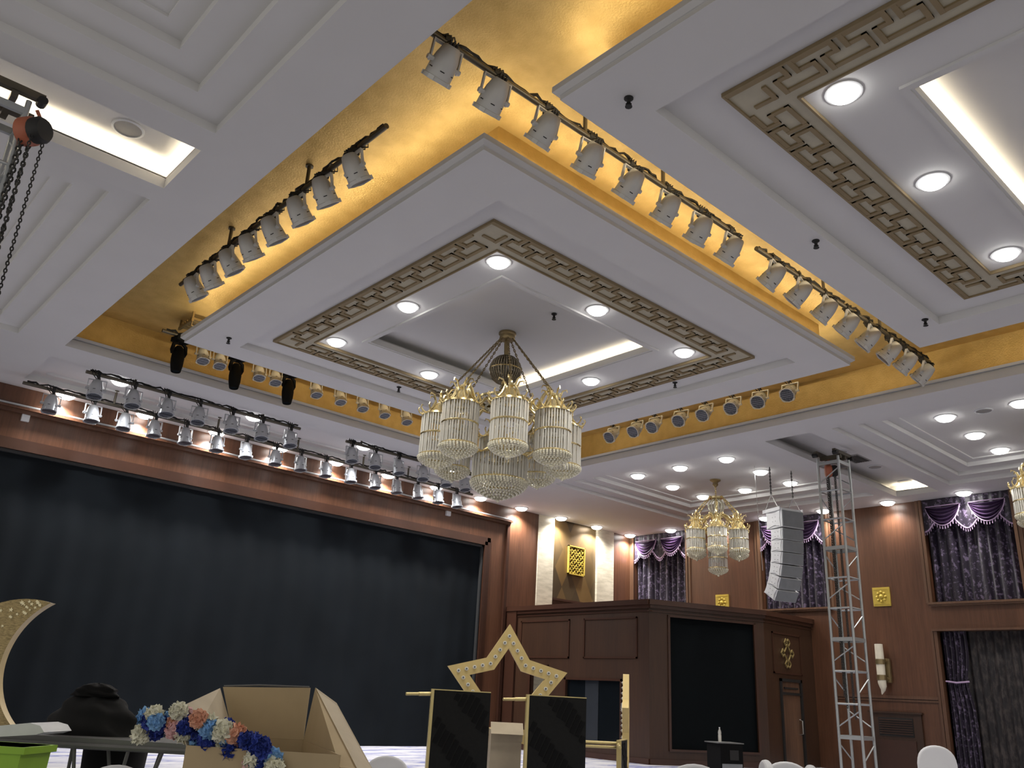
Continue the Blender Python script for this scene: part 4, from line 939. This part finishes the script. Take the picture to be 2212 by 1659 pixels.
# trestle table, bags, tray, crate
d0 = 6.4; TZ = .75
A = at(30, 1592, d0); B = at(440, 1600, d0 - .1); A.z = B.z = 0
ex = (B - A).normalized(); en = Vector((-ex.y, ex.x, 0)); L = (B - A).length; t = thing('trestle_table', 'grey folding trestle table carrying a black bag heap', 'table', A); ez = Vector((0, 0, 1)); TZ = at(235, 1596, d0).z
mb = MB(); mb.prism([(-.3, TZ - .045), (L, TZ - .045), (L, TZ), (-.3, TZ)], (0, 0, 0), ex, ez, en, 0, .6); mb.build('tabletop', TGREY, t)
MB().tube([ex * -.3 - en * .01 + ez * (TZ - .06), ex * (L * .5) - en * .02 + ez * (TZ - .055), ex * L - en * .01 + ez * (TZ - .05)], .022, 8).build('edge_rail', TGREY, t, smooth=True)
for k, (f, dx, dy) in enumerate(((.16, -.06, .0), (.21, .0, .3), (.33, .14, .0), (.40, .2, .3), (.62, -.10, 0), (.70, -.16, .3), (.80, -.2, 0), (.87, .0, .3), (.92, .08, .0), (.98, .16, .3))):
    MB().cyl(ex * L * f + en * dy + ez * (TZ - .05), ex * (L * f + dx) + en * (dy * 1.0 + .02), .014, n=8).build('leg', TGREY, t, smooth=True)
def heap(name, label, cat, c, rx, ry, rz, mat, seed, parent=None):
    rnd = random.Random(seed); ph = [rnd.uniform(0, 6) for _ in range(8)]
    def fn(u, v):
        a = u * 2 * PI; b = v * PI * .5; k = 1 + .09 * math.sin(3 * a + ph[0]) + .06 * math.sin(7 * a + ph[1] + 4 * b) + .05 * math.sin(11 * b + ph[2] + 2 * a)
        cz = math.sin(b); cr = math.cos(b) ** .8
        p = ex * (rx * cr * k * math.cos(a)) + en * (ry * cr * k * math.sin(a)) + ez * (rz * cz * (1 + .05 * math.sin(5 * a + ph[3])))
        return Vector(c) + p
    return MB().grid(fn, 44, 18)
c = at(190, 1590, 6.75); c.z = TZ
o = heap('', '', '', (0, 0, 0), 0.35, .22, .30, CLOTHB, 4).build('garment_bag', CLOTHB, smooth=True); o.location = c; tag(o, 'big black cloth bag heaped on the grey trestle table', 'bag')
c2 = c + ez * .285 + ex * .0; o = heap('', '', '', (0, 0, 0), .18, .13, .10, BLACK, 9).build('folded_jacket', BLACK, smooth=True); o.location = c2; tag(o, 'small black bundle lying on top of the black cloth bag', 'bundle')
c = at(250, 1640, 6.9); o = MB().grid(lambda u, v: ((.26 - .05 * v) * math.cos(2 * PI * u) * (1 + .06 * math.sin(6 * PI * u)), (.18) * math.sin(2 * PI * u), TZ * .93 * (1 - v)), 30, 8).build('garment_bag', CLOTHB, smooth=True); o.location = (c.x, c.y, 0); tag(o, 'black cloth bag standing on the floor under the trestle table', 'bag')
a = at(35, 1577, 6.0); t = thing('serving_tray', 'white plastic tray resting on the end of the trestle table', 'tray', a)
mb = MB(); mb.prism([(-.5, -.03), (.12, .055), (.2, .04), (.24, .0), (.18, -.02), (-.5, -.09)], (0, 0, 0), ex, ez, en, -.05, .3); mb.build('body', WPLAST, t)
a = at(-10, 1655, 5.2); t = thing('storage_crate', 'lime green plastic crate at the lower left corner', 'crate', (a.x, a.y, 0)); hz = at(0, 1612, 5.2).z
mb = MB(); mb.prism([(-.6, 0), (.13, 0), (.16, hz), (-.6, hz)], (0, 0, 0), ex, ez, en, -.02, .3); mb.build('body', GREEN, t); mb = MB(); mb.prism([(-.62, hz - .04), (.185, hz - .04), (.185, hz), (-.62, hz)], (0, 0, 0), ex, ez, en, -.035, .32); mb.build('rim', GREEN, t)
# large carton with flower garland
cb = at(560, 1590, 5.7); t = thing('carton', 'large open cardboard carton with raised flaps beside the flower garland', 'box', (cb.x, cb.y, 0)); O = Vector((cb.x, cb.y, 0))
q = lambda u, v, d: at(u, v, d) - O
fl = lambda p: Vector((p.x, p.y, 0))
BL, BR, FL_, FR = q(503, 1590, 6.1), q(657, 1588, 6.1), q(402, 1612, 5.0), q(735, 1640, 4.9)
zt = BL.z
for p in (BR, FL_, FR): p.z = zt
for nm, a, b in (('back_wall', BL, BR), ('side_wall', FL_, BL), ('side_wall', BR, FR), ('front_wall', FR, FL_)): MB().panel([fl(a), fl(b), b, a], .006).build(nm, CARD, t)
MB().panel([fl(BL) + ez * .02, fl(FL_) + ez * .02, fl(FR) + ez * .02, fl(BR) + ez * .02], .006).build('bottom', CARD, t)
MB().panel([BL, BR, q(671, 1486, 6.25), q(482, 1484, 6.25)], .006).build('flap', CARD, t)
MB().panel([q(402, 1612, 5.0), BL, q(474, 1487, 6.2), q(374, 1534, 5.3)], .006).build('flap', CARDL, t)  # light falling on this flap is put into its paler colour
MB().panel([BR, q(735, 1660, 4.9), q(770, 1662, 4.9), q(681, 1487, 6.15)], .006).build('flap', CARD, t)
MB().panel([q(681, 1487, 6.15), q(770, 1662, 4.9), q(803, 1662, 5.2), q(726, 1520, 5.95)], .006).build('folded_flap', CARDL, t)  # paler colour paints in the light caught by the outward fold
MB().tube([q(484, 1482, 6.25), q(560, 1480, 6.25), q(668, 1484, 6.25)], .007, 5).build('tape_strip', TGREY, t)
t = thing('flower_garland', 'garland of blue, pink and cream artificial flowers hanging over the carton', 'flowers', at(330, 1590, 5.2)); O = t.location.copy(); protos = []
def blossom(seed):
    rnd = random.Random(seed); mb = MB()
    for k in range(46):
        z = 1 - 2 * (k + .5) / 46; a = k * 2.39996; r = math.sqrt(1 - z * z); d = Vector((r * math.cos(a), r * math.sin(a), z)); u = d.orthogonal().normalized(); w_ = d.cross(u); s = rnd.uniform(.022, .032); c = d * rnd.uniform(.045, .06); tl = rnd.uniform(-.5, .5)
        P = [c + u * s * math.cos(x) + w_ * s * math.sin(x) + d * (.012 * math.cos(2 * x + tl) + .008) for x in [2 * PI * i / 6 for i in range(6)]]
        mb.add([c - d * .012] + P, [(0, i + 1, (i + 1) % 6 + 1) for i in range(6)])
    mb.ball((0, 0, 0), .048, 10, 7); return mb
bm = [blossom(s) for s in range(2)]
path = [(318, 1562), (345, 1556), (375, 1553), (405, 1560), (430, 1568), (458, 1575), (480, 1585), (505, 1596), (528, 1608), (550, 1625), (570, 1645), (588, 1665)]
rnd = random.Random(11); cache = {}
cnt = 0
for i, (u, v) in enumerate(path):
    for k in range(7):
        uu, vv = u + rnd.uniform(-14, 14), v + (k - .6) * 13 + rnd.uniform(-5, 5) - (8 if i > 8 else 0); d = 5.15 - .02 * i + rnd.uniform(-.06, .08)
        if i < 5 and k > 3: continue
        ci = rnd.choices(range(5), (4, 4, 3.5, 3.5, 2))[0]; key = (ci, rnd.randint(0, 1))
        if key not in cache: o = bm[key[1]].build('blossom', FLC[ci], t, smooth=True); cache[key] = o
        else: o = cache[key].copy(); COL.objects.link(o); o.parent = t
        o.location = at(uu, vv - 6, d) - O; o.rotation_euler = (rnd.uniform(0, 6), rnd.uniform(0, 6), 0); s = rnd.uniform(.65, .95); o.scale = (s, s, s); cnt += 1
# chairs with white covers
def chair(label, u, v, depth, yaw):
    top = at(u, v, depth); s = top.z / .96; t = thing('banquet_chair', label, 'chair', (top.x, top.y, 0), yaw, 'white covered banquet chairs')
    H = top.z; wd = .21
    prof = [(-wd, .45), (-wd * 1.02, H - .20)] + [(-wd * math.cos(a), H - .20 + .20 * math.sin(a) ** .8) for a in [PI * i / 14 for i in range(1, 14)]] + [(wd * 1.02, H - .20), (wd, .45)]
    mb = MB(); mb.prism(prof, (0, 0, 0), (1, 0, 0), (0, 0, 1), (0, 1, 0), -.03, .03); o = mb.build('backrest', WCLOTH, t); b = o.modifiers.new('b', 'BEVEL'); b.width = .025; b.segments = 3; b.limit_method = 'ANGLE'
    MB().box(-.22, .22, -.45, .04, .40, .47).build('seat', WCLOTH, t)
    MB().grid(lambda a, b: ((-.22 + .44 * a) * (1 + .04 * b), -.45 - .02 * b + .012 * math.sin(a * 30), .45 * (1 - b)), 24, 4).build('skirt', WCLOTH, t, solid=.004)
    for x in (-.2, .2):
        for y in (-.42, .02): MB().cyl((x, y, .42), (x, y, 0), .014, n=8).build('leg', TGREY, t)
    return t
cy0 = math.atan2(-AX[0][0], AX[0][0])
def yaw_for(p): return 0
chair('white covered chair, biggest one, before the tall doorway curtain', 2020, 1610, 9.6, T(-50))
chair('white covered chair whose round top shows under the speaker box', 1500, 1650, 5.2, T(-35))
chair('white covered chair seen edge on below the booth door', 1654, 1641, 5.9, T(42))
chair('white covered chair below the booth door, left of the tower foot', 1698, 1645, 7.2, T(-48))
chair('white covered chair peeking up right beside the tower foot', 1750, 1652, 4.9, T(25))
chair('white covered chair before the stage carpet left of the black tables', 838, 1632, 7.6, T(-30))
chair('white covered chair under the flower and bag table', 257, 1652, 5.2, T(-38))
# speaker box, board and bottle
a = at(1565, 1605, 17.6); a.z = 0; hz = at(1565, 1603, 17.6).z; t = thing('floor_speaker', 'black speaker box on the floor before the booth cloth', 'speaker', a, T(-22))
MB().box(-.27, .27, -.25, .25, 0, hz - .02).build('cabinet', BLACK, t); MB().box(-.05, .16, -.26, -.25, hz - .33, hz - .14).build('badge_panel', BLACKM, t); MB().box(-.24, .24, -.265, -.25, .03, hz - .4).build('grille', GRILL, t)
bd = MB().box(-.32, .30, -.26, .26, 0, .02).build('board', TGREY); bd.location = a + ez * (hz - .02); bd.rotation_euler = (0, 0, T(-22)); tag(bd, 'thin grey board lying on the black speaker box', 'board')
t = thing('bottle', 'small clear water bottle standing on the board', 'bottle', a + ez * hz + Vector((-.09, 0.05, 0)))
MB().lathe([(.035, 0), (.036, .12), (.03, .15), (.036, .17), (.03, .21), (.014, .25), (.014, .265)], 14).build('body', CRYS, t, smooth=True); MB().lathe([(.016, .265), (.016, .285), (.0001, .285)], 10).build('cap', WPLAST, t)
